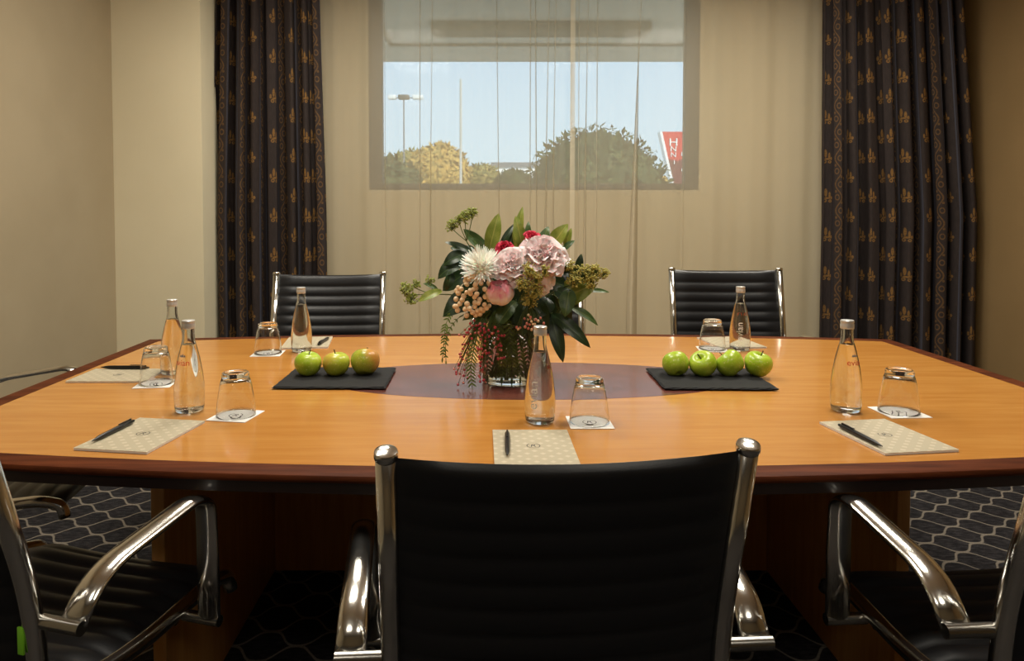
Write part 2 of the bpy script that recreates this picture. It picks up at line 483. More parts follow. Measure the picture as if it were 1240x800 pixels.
M['lamp_dark'] = pmat('floodlight_grey', srgb(90, 88, 82), .5)
M['sign_red'] = pmat('red_sign', srgb(205, 40, 48), .5)
M['sign_dark'] = pmat('dark_red_sign', srgb(104, 36, 44), .5)
M['sign_white'] = pmat('white_sign', srgb(240, 238, 234), .5)

# ---------------------------------------------------------------- the room
YP, YD, YS, YW, XL, XR, XN = 4.15, 4.36, 4.50, 4.70, -2.09, 3.05, -1.585
struct('floor', MB().box((XL - .1, -2.6, -.1), (XR + .1, YW + .2, 0)), M['carpet'])
struct('ceiling', MB().box((XL - .1, -2.6, CEIL), (XR + .1, YW + .2, CEIL + .1)), M['ceiling'])
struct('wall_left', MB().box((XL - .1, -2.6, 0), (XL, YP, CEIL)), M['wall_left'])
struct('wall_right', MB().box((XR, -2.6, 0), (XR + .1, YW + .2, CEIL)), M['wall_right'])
struct('wall_front', MB().box((XL - .1, -2.7, 0), (XR + .1, -2.6, CEIL)), M['wall_front'])
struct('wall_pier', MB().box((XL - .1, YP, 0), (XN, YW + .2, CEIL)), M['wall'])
WX0, WX1, WZ0, WZ1 = -.72, 1.408, 1.333, 2.69
wb = MB()
wb.box((XN, YW, 0), (XR, YW + .2, WZ0)); wb.box((XN, YW, WZ1), (XR, YW + .2, CEIL))
wb.box((XN, YW, WZ0), (WX0, YW + .2, WZ1)); wb.box((WX1, YW, WZ0), (XR, YW + .2, WZ1))
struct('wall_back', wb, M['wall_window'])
wf = MB(); t = .085
wf.bbox((WX0, YW + .01, WZ0), (WX1, YW + .09, WZ0 + .042)); wf.bbox((WX0, YW + .01, WZ1 - t), (WX1, YW + .09, WZ1))
wf.bbox((WX0, YW + .01, WZ0 + .04), (WX0 + t, YW + .09, WZ1 - t + .002)); wf.bbox((WX1 - t, YW + .01, WZ0 + .04), (WX1, YW + .09, WZ1 - t + .002))
win = struct('window_1', wf, M['frame'])
obj('pane', MB().box((WX0 + .08, YW + .05, WZ0 + .036), (WX1 - .08, YW + .056, WZ1 - .08)), M['pane'], win)
for nm, lo, hi in (('baseboard_left', (XL, -2.6, 0), (XL + .012, YP, .09)), ('baseboard_pier', (XL + .012, YP - .012, 0), (XN, YP, .09)), ('baseboard_right', (XR - .012, -2.6, 0), (XR, YW, .09))):
    struct(nm, MB().bbox(lo, hi, .003), M['wall'])

for i, (lx, ly, sz, k) in enumerate(LAMPS):
    lab = ['recessed ceiling light panel above the near left of the table', 'recessed ceiling light panel above the near right of the table',
           'recessed ceiling light panel above the far left chair', 'recessed ceiling light panel above the far right chair',
           'added fill light panel in the ceiling behind the near left chair', 'added fill light panel in the ceiling behind the near right chair'][i]
    t = thing('ceiling_light', lab, 'ceiling light', (lx, ly, CEIL - .03), group='recessed ceiling panels')
    h = sz / 2; f = MB()
    for (a, b) in (((-h, -h), (h, -h + .03)), ((-h, h - .03), (h, h)), ((-h, -h), (-h + .03, h)), ((h - .03, -h), (h, h))):
        f.box((a[0], a[1], 0), (b[0], b[1], .03))
    obj('frame', f, M['white'], t)
    obj('diffuser', MB().box((-h + .03, -h + .03, .012), (h - .03, h - .03, .018)), M['diffuser'], t)

# ---------------------------------------------------------------- curtains
def drape(name, label, x0t, x1t, x0b, x1b, npl, seed, cloth):
    rnd = random.Random(seed); nu, nv = 190, 26
    ph = [rnd.uniform(-.5, .5) for _ in range(npl + 2)]; am = [rnd.uniform(.55, 1.15) for _ in range(npl + 2)]
    P = []; mbv = []; uvs = []
    for j in range(nv + 1):
        v = j / nv; z = .015 + (CEIL - .03) * (1 - v)       # v=0 top
        hz = min(1, (CEIL - z) / 1.55)
        x0 = x0t + (x0b - x0t) * hz; x1 = x1t + (x1b - x1t) * hz
        for i in range(nu + 1):
            u = i / nu; q = u * npl; k = int(q)
            pk = ph[k] * (1 - (q - k)) + ph[k + 1] * (q - k); ak = am[k] * (1 - (q - k)) + am[k + 1] * (q - k)
            th = 2 * PI * q + pk * 1.6 + .35 * sin(2.2 * v + k)
            amp = .058 * ak * (.75 + .35 * v)
            y = YD + amp * sin(th) + .010 * sin(2.3 * th + 1.3 * v + seed)
            x = x0 + (x1 - x0) * u - .014 * ak * sin(2 * th)
            mbv.append((x, y, z)); uvs.append((u * cloth, z))
    fs = [(j * (nu + 1) + i, (j + 1) * (nu + 1) + i, (j + 1) * (nu + 1) + i + 1, j * (nu + 1) + i + 1) for j in range(nv) for i in range(nu)]
    o = obj(name, MB().add(mbv, fs, uvs), M['drape'], None, True)
    s = o.modifiers.new('thickness', 'SOLIDIFY'); s.thickness = .004
    return tag(o, label, 'curtain', 'patterned drapes')
drape('curtain', 'dark brocade drape with gold sprigs at the left of the window', aty(263, 0, YD).x, aty(387, 0, YD).x, aty(259, 405, YD).x, aty(397, 330, YD).x, 7, 3, 1.75)
drape('curtain', 'dark brocade drape with gold scrolls at the right, beside the brown wall', aty(998, 0, YD).x, aty(1163, 0, YD).x, aty(997, 408, YD).x, aty(1179, 435, YD).x, 9, 11, 2.25)
tag(obj('curtain_rail', MB().bbox((XN + .01, YD - .06, CEIL - .03), (XR - .02, YS + .06, CEIL - .001), .004), M['white']), 'white ceiling rail that carries the curtains', 'curtain rail')

def sheer(name, label, x0, x1, folds, seed, wl):
    """folds: (x at top of view, x at sill, width)"""
    rnd = random.Random(seed); nv = 14
    ts = []; x = x0
    cols = []
    fs_ = sorted(folds)
    n = int((x1 - x0) / .011)
    base = [x0 + (x1 - x0) * i / n for i in range(n + 1)]
    ev = [(b, None, 0) for b in base]
    for (xa, xb, w) in fs_:
        ev = [e for e in ev if e[1] is not None or abs(e[0] - xa) > w * .8]
        for k, s in enumerate((-.5, .5, -.5, .5)): ev.append((xa + (k - 1.5) * 1e-4, (xa, xb, w, s, k), 0))
    ev.sort(key=lambda e: e[0])
    vs = []; m = len(ev); uvs = []
    pr = [rnd.uniform(0, 6.28) for _ in range(4)]
    for j in range(nv + 1):
        v = j / nv; z = .02 + (CEIL - .05) * (1 - v)
        for e in ev:
            if e[1] is None:
                xx = e[0]; dy = 0
            else:
                xa, xb, w, s, k = e[1]
                f = (2.55 - z) / (2.55 - 1.33); f = max(-.2, min(1.6, f))
                ww = w * (1 if z > 1.0 else .8)
                xx = xa + (xb - xa) * f + s * ww * .7; dy = (k - 1.5) * .004
            y = YS + .010 * sin(xx * 2 * PI / wl + pr[0] + .5 * v) + .003 * sin(xx * 2 * PI / (wl * .43) + pr[1]) + .002 * sin(xx * 31 + 2 * v) + dy
            vs.append((xx, y, z)); uvs.append((xx, z))
    fc = [(j * m + i, (j + 1) * m + i, (j + 1) * m + i + 1, j * m + i + 1) for j in range(nv) for i in range(m - 1)]
    o = obj(name, MB().add(vs, fc, uvs), M['sheer'], None, True)
    return tag(o, label, 'sheer curtain', 'sheer curtains')
sx = lambda p: aty(p, 120, YS).x
seam = sx(693)
shl = sheer('sheer_curtain', 'cream sheer curtain over the left of the window, up to the hem seam', -1.0, seam,
    [(sx(466), sx(466), .005), (sx(509), sx(508), .008), (sx(601), sx(604), .008), (sx(642), sx(642), .009), (sx(648), sx(650), .010), (sx(665), sx(661), .007), (sx(673), sx(670), .006), (sx(524), sx(521), .006)], 5, .23)
shr = sheer('sheer_curtain', 'cream sheer curtain over the right of the window, beyond the hem seam', seam - .012, 2.16,
    [(sx(683) + .09, sx(695) + .03, .006), (sx(723), sx(723), .008), (sx(776), sx(766), .008), (sx(712), sx(708), .006), (sx(829), sx(829), .006)], 8, .26)
hm = MB(); hm.grid([[Vector((seam + dx - .002, YS - .035 + .003 * sin(z * 3), z)) for z in [.02 + k * .19 for k in range(15)]] for dx in (-.014, 0, .014)])
obj('hem', hm, M['sheer_hem'], shl, True)
cw = MB().tube([(2.105, YS - .06, CEIL - .03), (2.10, YS - .06, 1.9), (2.085, YS - .06, 1.86)], .0022, 6)
w_ = tag(obj('pull_cord', cw, M['white']), 'thin white pull cord with a small toggle beside the right drape', 'curtain cord')
obj('toggle', MB().lathe([(0, .0), (.006, .004), (.0075, .02), (.005, .045), (0, .05)], 12, Matrix.Translation((2.085, YS - .06, 1.815))), M['white'], w_)

# ---------------------------------------------------------------- outside the window
struct('ground', MB().box((-60, YW + .2, -.25), (80, 140, -.15)), M['asphalt'])
sf = MB()
sf.box((-6, YW + .2, 3.02), (8, 9.0, 3.30))
struct('eave_canopy', sf, M['soffit'])
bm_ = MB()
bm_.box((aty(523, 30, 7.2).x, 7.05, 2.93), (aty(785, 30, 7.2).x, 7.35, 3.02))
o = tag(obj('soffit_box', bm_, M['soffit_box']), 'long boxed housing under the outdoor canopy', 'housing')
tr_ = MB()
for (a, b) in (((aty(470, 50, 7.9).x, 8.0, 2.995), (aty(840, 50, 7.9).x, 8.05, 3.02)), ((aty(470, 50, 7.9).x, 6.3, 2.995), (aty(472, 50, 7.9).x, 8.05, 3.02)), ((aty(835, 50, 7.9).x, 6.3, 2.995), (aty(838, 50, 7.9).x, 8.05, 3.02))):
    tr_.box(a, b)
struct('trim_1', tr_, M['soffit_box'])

def bush(name, label, cat, c, r, sc, mat, seed, nleaf, ls, trunk=None, group=None):
    rnd = random.Random(seed); t = thing(name, label, cat, (c[0], c[1], -.15), group=group)
    mb = MB(); cz = c[2] + .15
    mb.ico((0, 0, cz), r * .9, 4, sc, .05, rnd)
    for _ in range(nleaf):
        d = Vector((rnd.gauss(0, 1), rnd.gauss(0, 1), rnd.gauss(0, 1))).normalized()
        p = Vector((d.x * sc[0], d.y * sc[1], d.z * sc[2])) * r * rnd.uniform(.84, 1.03) + Vector((0, 0, cz))
        if p.z < .02: continue
        a = Vector((rnd.gauss(0, 1), rnd.gauss(0, 1), rnd.gauss(0, 1))).normalized(); b = a.cross(d).normalized() if abs(a.dot(d)) < .95 else Vector((1, 0, 0))
        q = ls * rnd.uniform(.6, 1.4)
        mb.add([p - b * q * .4, p + a * q, p + b * q * .4, p - a * q], [(0, 1, 2, 3)])
    obj('foliage', mb, mat, t, False)
    obj('trunk', MB().tube([(0, 0, 0), (.02, .01, cz * .5), (0, 0, cz)], [r * .09, r * .07, r * .05], 8), M['trunk'], t)
    return t
def P(x, y, D): return aty(x, y, D)
c = P(722, 222, 14); bush('round_shrub', 'large dome shaped dark green shrub at the right outside the window', 'shrub', (c.x, 14, 1.22), 1.5, (.98, .98, 1.05), M['hedge'], 1, 5000, .075)
c = P(462, 222, 13); bush('round_shrub', 'smaller dark green shrub at the left edge of the window', 'shrub', (c.x, 13, 1.18), .93, (.95, .95, 1.12), M['hedge'], 2, 2600, .07)
c = P(531, 205, 40); bush('autumn_tree', 'golden yellow autumn tree between the two masts', 'tree', (c.x, 40, 3.2), 1.75, (1.05, 1, .92), M['autumn'], 3, 1500, .2)
c = P(583, 215, 44); bush('autumn_tree', 'small tawny tree right of the tall slim mast', 'tree', (c.x, 44, 2.9), 1.3, (.98, .9, .85), M['greyleaf'], 4, 1100, .18)
c = P(501, 190, 48); bush('autumn_tree', 'greenish tree behind the golden autumn tree', 'tree', (c.x, 48, 3.8), 1.5, (1.3, 1, .95), M['greyleaf'], 5, 1100, .18)
c = P(622, 212, 42); bush('autumn_tree', 'low dull green tree in front of the white building', 'tree', (c.x, 42, 2.6), 1.1, (1.1, 1, .85), M['hedge'], 6, 900, .16)
c = P(800, 215, 30); bush('autumn_tree', 'pale yellow bush between the big shrub and the red sign', 'tree', (c.x, 30, 1.9), .75, (.9, .9, 1.0), M['autumn'], 7, 600, .12)
b = thing('building', 'white flat roofed building behind the shrubs', 'building', (P(640, 210, 60).x, 60, -.15))
obj('wall', MB().box((-2.9, 0, 0), (3.2, 5, 4.9)), M['sign_white'], b)
obj('roof', MB().box((-3.1, -.2, 4.9), (3.4, 5.2, 5.25)), M['mast_grey'], b)
p0 = P(558, 222, 30); p1 = P(557, 96, 30)
m_ = thing('mast', 'tall slim pale mast standing right of the golden tree', 'mast', (p0.x, 30, -.15))
obj('pole', MB().tube([(0, 0, .02), (0, 0, p1.z + .15)], [.06, .045], 10), M['mast'], m_)
obj('footing', MB().lathe([(0, 0), (.16, 0), (.16, .03), (.07, .05), (0, .05)], 14), M['mast_grey'], m_)
p1 = P(489, 118, 35)
m_ = thing('floodlight_mast', 'grey floodlight mast with three lamp heads left of the golden tree', 'floodlight', (p1.x, 35, -.15))
obj('pole', MB().tube([(0, 0, 0), (0, 0, p1.z + .15)], [.05, .03], 8).tube([(-.72, 0, p1.z + .12), (.85, 0, p1.z + .14)], .02, 6), M['mast_grey'], m_)
for dx, w, mt in ((-.56, .2, 'lamp_head'), (0.0, .27, 'lamp_dark'), (.68, .26, 'lamp_head')):
    obj('lamp_head', MB().bbox((dx - w, -.18, p1.z + .06), (dx + w, .18, p1.z + .27), .05), M[mt], m_)
# red sign pylon
Ys = 20; a0, a1, a2 = P(800.5, 160, Ys), P(838, 160, Ys), P(814.5, 223, Ys)
s_ = thing('pylon_sign', 'slanted red sign pylon with white lettering at the right of the window', 'sign', (a2.x, Ys, -.15))
L = lambda q, dz=0: (q.x - a2.x, q.z + .15)
low = (a2.x + (a2.x - a0.x) / (a0.z - a2.z) * (a2.z + .15) - a2.x, 0)
low = (max(low[0], .3), 0)
mid0 = L(a0 * .48 + a2 * .52)
def prism(pts, y0, y1, mat, name):
    n = len(pts); vs = [(x, y0, z) for x, z in pts] + [(x, y1, z) for x, z in pts]
    fs = [tuple(range(n)), tuple(range(2 * n - 1, n - 1, -1))] + [(i, i + n, (i + 1) % n + n, (i + 1) % n) for i in range(n)]
    return obj(name, MB().add(vs, fs), mat, s_, False)
tr0, tr1 = L(a0), L(a1); rx = tr1[0]
prism([tr0, mid0, (mid0[0] + .25, mid0[1] - .05), (rx, tr0[1] - .62), (rx, tr0[1])], -.12, .12, M['sign_red'], 'upper_panel')
prism([mid0, L(a2), low, (rx, 0), (rx, tr0[1] - .62), (mid0[0] + .25, mid0[1] - .05)], -.12, .12, M['sign_dark'], 'lower_panel')
prism([(tr0[0] - .07, tr0[1]), (L(a2)[0] - .07, L(a2)[1]), (low[0] - .07, 0), low, L(a2), tr0], -.14, .14, M['sign_white'], 'edge_strip')

def text_mb(s, size, extrude=0.0003):
    cu = bpy.data.curves.new('lettering', 'FONT'); cu.body = s; cu.size = size; cu.extrude = extrude; cu.align_x = 'CENTER'; cu.align_y = 'CENTER'
    to = bpy.data.objects.new('lettering', cu); C.objects.link(to)
    bpy.context.view_layer.update()
    dg = bpy.context.evaluated_depsgraph_get()
    me = bpy.data.meshes.new_from_object(to.evaluated_get(dg))
    mb = MB().add([v.co.copy() for v in me.vertices], [tuple(p.vertices) for p in me.polygons])
    bpy.data.objects.remove(to); bpy.data.curves.remove(cu); bpy.data.meshes.remove(me)
    return mb
for (px, py, ch, h) in ((814, 173, 'H', .30), (814, 181, 'E', .20), (814, 188, 'L', .18), (815, 197, 'O', .16), (824, 187, 'I', .16), (824, 206, 'I', .12), (827, 165, 'I', .26)):
    tm = text_mb('H' if ch == 'H' else ('N' if ch in 'EL' else 'I'), h, .01); q = P(px, py, Ys)
    obj('letter', MB().add([Vector((v[0] * 1.2 + q.x - a2.x, -.13 - v[2], v[1] + q.z + .15)) for v in tm.v], tm.f), M['sign_white'], s_, False)

# ---------------------------------------------------------------- conference table
TX, TY, TH = .14, 1.985, .74
HX, HY, BOW = 1.335, .741, .125
def outline(off, n=36):
    hx, pts = HX - off, []
    f = lambda x: HY - BOW * (x / HX) ** 2 - off
    for i in range(n + 1):
        x = -hx + 2 * hx * i / n; pts.append((x, -f(x)))
    for i in range(n + 1):
        x = hx - 2 * hx * i / n; pts.append((x, f(x)))
    return pts
def loops(mb, rings, caps=(False, False)):
    n = len(rings[0]); vs = [p for r in rings for p in r]
    fs = [(k * n + i, k * n + (i + 1) % n, (k + 1) * n + (i + 1) % n, (k + 1) * n + i) for k in range(len(rings) - 1) for i in range(n)]
    if caps[0]: fs.append(tuple(range(n))[::-1])
    if caps[1]: fs.append(tuple((len(rings) - 1) * n + i for i in range(n)))
    return mb.add(vs, fs)
ring = lambda off, z: [(x, y, z) for x, y in outline(off)]
table = thing('conference_table', 'long boat shaped maple conference table with dark mahogany edge', 'table', (TX, TY, 0))
RW = .053
top = loops(MB(), [ring(RW, TH - .034), ring(RW, TH)], (True, True))
obj('tabletop', top, M['maple'], table, 'auto')
obj('edge_band', loops(MB(), [ring(RW, TH - .014), ring(RW, TH + .0002), ring(.008, TH + .0002), ring(.003, TH - .0015), ring(.0005, TH - .005), ring(0, TH - .009), ring(.003, TH - .014), ring(RW, TH - .014)]), M['rim'], table, 'auto')
obj('under_band', loops(MB(), [ring(RW + .02, TH - .036), ring(RW + .02, TH - .014), ring(.007, TH - .014), ring(.009, TH - .036), ring(RW + .02, TH - .036)]), M['under'], table, 'auto')
n = 72; e = [(-.01 + .565 * cos(2 * PI * i / n), -.002 + .219 * sin(2 * PI * i / n)) for i in range(n)]
obj('oval_inlay', loops(MB(), [[(x, y, TH - .004) for x, y in e], [(x, y, TH + .0004) for x, y in e]], (True, True)), M['inlay'], table, 'auto')
pb = lambda lo, hi: MB().bbox((lo[0] - TX, lo[1] - TY, lo[2]), (hi[0] - TX, hi[1] - TY, hi[2]), .003)
for (x0, x1, y0, y1) in ((-.717, -.687, 1.555, 2.47), (.955, .985, 1.64, 2.47)):
    sl = obj('end_panel', pb((x0, y0, 0), (x1, y1, TH - .034)), M['pedestal'], table)
obj('modesty_panel', pb((-.687, 2.385, 0), (.955, 2.41, TH - .034)), M['pedestal'], table)
obj('under_beam', pb((-.687, 1.95, TH - .12), (.955, 1.98, TH - .034)), M['pedestal_red'], table)

# ---------------------------------------------------------------- chairs
def prof_pt(prof, s):
    for i in range(len(prof) - 1):
        d = (prof[i + 1] - prof[i]).length
        if s <= d or i == len(prof) - 2:
            t = s / d; return prof[i].lerp(prof[i + 1], t), (prof[i + 1] - prof[i]).normalized()
        s -= d
def plen(prof): return sum((a - b).length for a, b in zip(prof, prof[1:]))
side_back = [(-.258, .893), (-.176, .605), (-.166, .53), (-.160, .47)]
side_full = round_path([(0, y, z) for y, z in ((-.258, .893), (-.174, .60), (-.160, .43), (.02, .405), (.235, .420), (.285, .406), (.292, .375))], .07, 6)
def sling(mb, path, hw, pitch, front_amp, back_amp, sag, th, first=0.0, u_n=14):
    """ribbed pad along a side path (y, z); front normal to the left of travel"""
    Lg = plen(path); ns = int(Lg / .0056); rows_f = []; rows_b = []
    for i in range(ns + 1):
        s = Lg * i / ns
        p, t = prof_pt(path, min(s, Lg - 1e-6))
        nrm = Vector((0, -t.z, t.y))
        if nrm.y < 0 and abs(t.z) > abs(t.y): nrm = -nrm
        if nrm.z < 0 and abs(t.y) >= abs(t.z): nrm = -nrm
        q = ((s - first) / pitch) % 1.0
        k = abs(sin(PI * q)) ** .55
        if s < first: k = abs(sin(PI * (s / first))) ** .4
        endf = min(1, s / .012, (Lg - s) / .012) ** .5 if 0 < i < ns else 0
        rf, rb = [], []
        for j in range(u_n + 1):
            u = -1 + 2 * j / u_n
            ed = (1 - abs(u) ** 10)
            off = -sag * (1 - u * u)
            f = off + (th * .5 + front_amp * k) * ed * endf
            bk = off - (th * .5 + back_amp * k) * ed * endf
            rf.append(p + Vector((hw * u, 0, 0)) + nrm * f); rb.append(p + Vector((hw * u, 0, 0)) + nrm * bk)
        rows_f.append(rf); rows_b.append(rb)
    mb.grid(rows_f); mb.grid([r[::-1] for r in rows_b])
    return mb
def make_chair(label, group):
    t = thing('office_chair', label, 'chair', group=group)
    bp = round_path([(0, -.259, .884), (0, -.176, .600), (0, -.158, .462)], .06, 6)
    obj('backrest', sling(MB(), bp, .228, .0445, .007, .0050, .022, .015, first=.055), M['leather'], t, True)
    sp = round_path([(0, -.150, .442), (0, -.11, .424), (0, .02, .414), (0, .235, .425), (0, .288, .405)], .03, 5)
    obj('seat', sling(MB(), sp, .228, .0445, .008, .002, .010, .018), M['leather'], t, True)
    for s in (-1, 1):
        pth = [p + Vector((s * .241, 0, 0)) for p in side_full]
        fr = obj('side_frame', MB().tube(pth, .0145, 14, 1.0, (1, 0, 0)), M['chrome'], t, True)
        d = (side_full[0] - side_full[1]).normalized()
        capm = Matrix.Translation(pth[0] - d * .004) @ d.to_track_quat('Z', 'Y').to_matrix().to_4x4()
        obj('end_cap', MB().lathe([(.0147, -.008), (.0160, -.005), (.0162, .001), (.0150, .0038), (.010, .0055), (0, .0062)], 20, capm), M['chrome'], fr)
        X_ = s * .300
        ap = round_path([(X_, -.160, .562), (X_, -.122, .604), (X_, -.080, .620), (X_ + s * .006, .092, .645), (X_ + s * .007, .130, .630), (X_ + s * .005, .136, .56), (X_, .145, .401)], .03, 5)
        k = len(ap)
        wd = [.0235 - .002 * math.sin(PI * i / (k - 1)) for i in range(k)]
        arm = obj('armrest', MB().tube(ap, wd, 14, .42, (1, 0, 0)), M['chrome'], t, True)
        for (y, z) in ((-.166, .562), (.145, .401)):
            pg = MB().tube([(s * .246, y, z), (s * .322, y, z)], .0105, 14)
            obj('bolt', pg, M['chrome_dull'], arm, 'auto')
    for y, z in ((-.06, .398), (.13, .398)): obj('cross_bar', MB().tube([(-.24, y, z), (.24, y, z)], .010, 10), M['chrome_dull'], t, True)
    obj('tilt_box', MB().bbox((-.075, -.09, .345), (.075, .15, .398), .012), M['plastic'], t)
    obj('gas_lift', MB().lathe([(0, .09), (.028, .09), (.028, .24), (.016, .245), (.016, .35), (0, .35)], 20), M['plastic'], t)
    for k in range(5):
        a = 2 * PI * k / 5 + .3; m = Matrix.Rotation(a, 4, 'Z')
        lg = obj('base_leg', MB().tube([m @ Vector((.02, 0, .115)), m @ Vector((.12, 0, .108)), m @ Vector((.30, 0, .078))], [.024, .022, .015], 10, .7), M['chrome'], t, True)
        cs = MB()
        for sd in (-1, 1):
            cs.lathe([(0, -.009), (.024, -.009), (.027, -.006), (.027, .006), (.024, .009), (0, .009)], 18, m @ Matrix.Translation((.30, sd * .013, .0272)) @ Matrix.Rotation(PI / 2, 4, 'X'))
        cs.tube([m @ Vector((.30, 0, .027)), m @ Vector((.30, 0, .08))], .007, 8)
        obj('caster', cs, M['plastic'], lg)
    return t
CG = 'black leather chairs around the table'
ch0 = make_chair('black ribbed chair seen from behind at the near middle of the table', CG)
ch0.location = (.102, 1.203, 0); ch0.rotation_euler = (0, 0, R(3.5))
def lifted(ch, dz, tilt=0):
    """gas lift raised: everything above the base goes up"""
    for c in ch.children:
        if c.name.split('.')[0] in ('backrest', 'seat', 'side_frame', 'armrest', 'cross_bar', 'tilt_box'): c.location.z = dz; c.rotation_euler.x = R(tilt)
        if c.name.split('.')[0] == 'gas_lift': c.location.z = dz * .6
chl = dup(ch0, (-.828, 1.2545, 0), R(-16), 'black ribbed chair with chrome arms at the near left, turned toward the flowers')
chr_ = dup(ch0, (.962, 1.178, 0), R(3), 'black ribbed chair with chrome arms at the near right corner of the picture')
for c in chl.children:
    if c.name.startswith('base_leg'): c.rotation_euler.z = R(36)
lifted(chl, .051); lifted(chr_, .054)
for (x, y, rz, dz, lab) in ((-.677, 3.045, 180 + 2, .028, 'black ribbed chair on the far side before the left drape'),
                            (.208, 3.045, 180, .034, 'black ribbed chair on the far side hidden behind the flowers'),
                            (1.104, 3.10, 180 - 2, .032, 'black ribbed chair on the far side behind the four apples'),
                            (-1.375, 2.0, -90 + 9, .055, 'black ribbed chair at the left end of the table')):
    lifted(dup(ch0, (x, y, 0), R(rz), lab), dz, -4 if x > 1 else 0)
obj('hang_tag', MB().bbox((.228, -.1865, .572), (.239, -.183, .612), .001), M['tag'], chl)

# ---------------------------------------------------------------- things on the table
def slate_board(label, x, y, rz, seed):
    rnd = random.Random(seed); hx, hy = .147, .119; pts = []
    for (a, b, k) in (((-hx, -hy), (hx, -hy), 26), ((hx, -hy), (hx, hy), 20), ((hx, hy), (-hx, hy), 26), ((-hx, hy), (-hx, -hy), 20)):
        for i in range(k): pts.append((a[0] + (b[0] - a[0]) * i / k, a[1] + (b[1] - a[1]) * i / k))
    jit = [rnd.uniform(-.0016, .0016) for _ in pts]; j2 = [rnd.uniform(-.001, .003) for _ in pts]
    def rg(z, inn, jj):
        out = []
        for (px, py), q in zip(pts, jj):
            l = math.hypot(px / hx, py / hy) or 1
            k = 1 - (inn + q) / .13
            out.append((px * k, py * k, z))
        return out
    mb = loops(MB(), [rg(.0025, .005, j2), rg(.005, .0005, jit), rg(.0065, .001, j2), rg(.0085, .004, jit)], (True, True))
    t = thing('slate_board', label, 'serving board', (x, y, TH), rz, 'slate boards of apples')
    obj('board', mb, M['slate'], t, False)
    for sx_ in (-1, 1):
        for sy_ in (-1, 1): obj('foot', MB().lathe([(0, .0002), (.006, .0002), (.006, .003), (0, .003)], 12, Matrix.Translation((sx_ * .11, sy_ * .09, 0))), M['plastic'], t)
slate_board('black slate board under the three apples left of the flowers', -.392, 1.979, R(-.5), 1)
slate_board('black slate board under the four green apples right of the flowers', .621, 1.968, R(-1.2), 2)

def apple_mesh(r, seed):
    rnd = random.Random(seed); n, k = 36, 22; vs = []; fs = []
    prof = [(.0, -.70), (.13, -.745), (.26, -.80), (.42, -.80), (.62, -.70), (.80, -.50), (.93, -.24), (1.0, .06), (.985, .30), (.90, .54), (.75, .72), (.56, .82), (.40, .84), (.26, .80), (.14, .71), (.06, .62), (0, .58)]
    a1, a2 = rnd.uniform(.01, .03), rnd.uniform(0, 6)
    mb = MB(); mb.lathe([(x * r, z * r * .98) for x, z in prof], n)
    out = []
    for v in mb.v:
        v = Vector(v); a = math.atan2(v.y, v.x)
        q = 1 + a1 * sin(a + a2) + .012 * sin(5 * a + a2) * (1 if v.z < 0 else .5)
        out.append((v.x * q, v.y * q, v.z * (1 + .02 * sin(a * 2 + a2))))
    mb.v = out
    return mb.mesh('skin', M['apple'], True)
def apple(label, x, y, r, mat, tilt, spin, group, stem=True, seed=0):
    t = thing('apple', label, 'apple', (x, y, TH + .0085 + r * .785), group=group)
    me = apple_mesh(r, seed); me.materials[0] = M[mat]
    t.rotation_euler = Euler((tilt[0], tilt[1], spin))
    obj('skin', me, M[mat], t)
    obj('stalk', MB().tube(smooth_path([(0, 0, r * .56), (.001, 0, r * .78), (.004, .001, r * 1.08)], 4), [.0016] * 8 + [.0021], 7), M['stem_brown'], t)
g1, g2 = 'apples on the left slate board', 'apples on the right slate board'
apple('left of the three apples on the left slate, with a short stalk', -.478, 2.0, .0375, 'apple', (.12, .05), 0.4, g1, seed=1)
apple('middle yellow-green apple of the three on the left slate', -.401, 2.0, .0375, 'apple2', (.05, .02), 3.4, g1, seed=2)
apple('blushed apple nearest the flowers on the left slate', -.322, 2.012, .0405, 'apple3', (-.55, .1), .2, g1, seed=3)
for i, (x, lab) in enumerate(((.541, 'green apple nearest the flowers on the right slate'), (.615, 'second green apple from the flowers on the right slate'),
                              (.692, 'third green apple from the flowers on the right slate'), (.767, 'rightmost green apple on the right slate, its stalk showing'))):
    apple(lab, x, 1.995 + (.006, 0, .004, 0)[i], (.0365, .0375, .0385, .0378)[i], 'apple', ((-.75, .1), (-.65, -.15), (-.8, 0), (.28, .1))[i], (.3, 2.2, 1.0, .5)[i], g2, seed=10 + i)

# bottles
def bend(mb, Rz, zoff, ang0=0):
    """wrap flat lettering (x along, y up) round the upright bottle, radius Rz(z), facing -Y"""
    out = []
    for x, y, e in mb.v:
        z = y + zoff; r = Rz(z) + .0002 + max(e, 0) * .3; a = -PI / 2 + ang0 + x / Rz(zoff)
        out.append((r * cos(a), r * sin(a), z))
    mb.v = out; return mb
BPROF = [(.0, .004), (.022, .003), (.027, .0015), (.0305, .004), (.0325, .012), (.0336, .035), (.0337, .05), (.0325, .07), (.0295, .095), (.0255, .118), (.021, .138), (.0172, .153), (.0148, .163), (.0137, .172), (.0133, .188), (.0133, .199), (.0105, .199)]
def brad(z):
    for (r0, z0), (r1, z1) in zip(BPROF[2:], BPROF[3:]):
        if z0 <= z <= z1: return r0 + (r1 - r0) * (z - z0) / max(z1 - z0, 1e-6)
    return .0137
def dense(prof, step=.004):
    pts = smooth_path([(r, 0, z) for r, z in prof], 4); return [(max(p.x, 0), p.z) for p in pts]
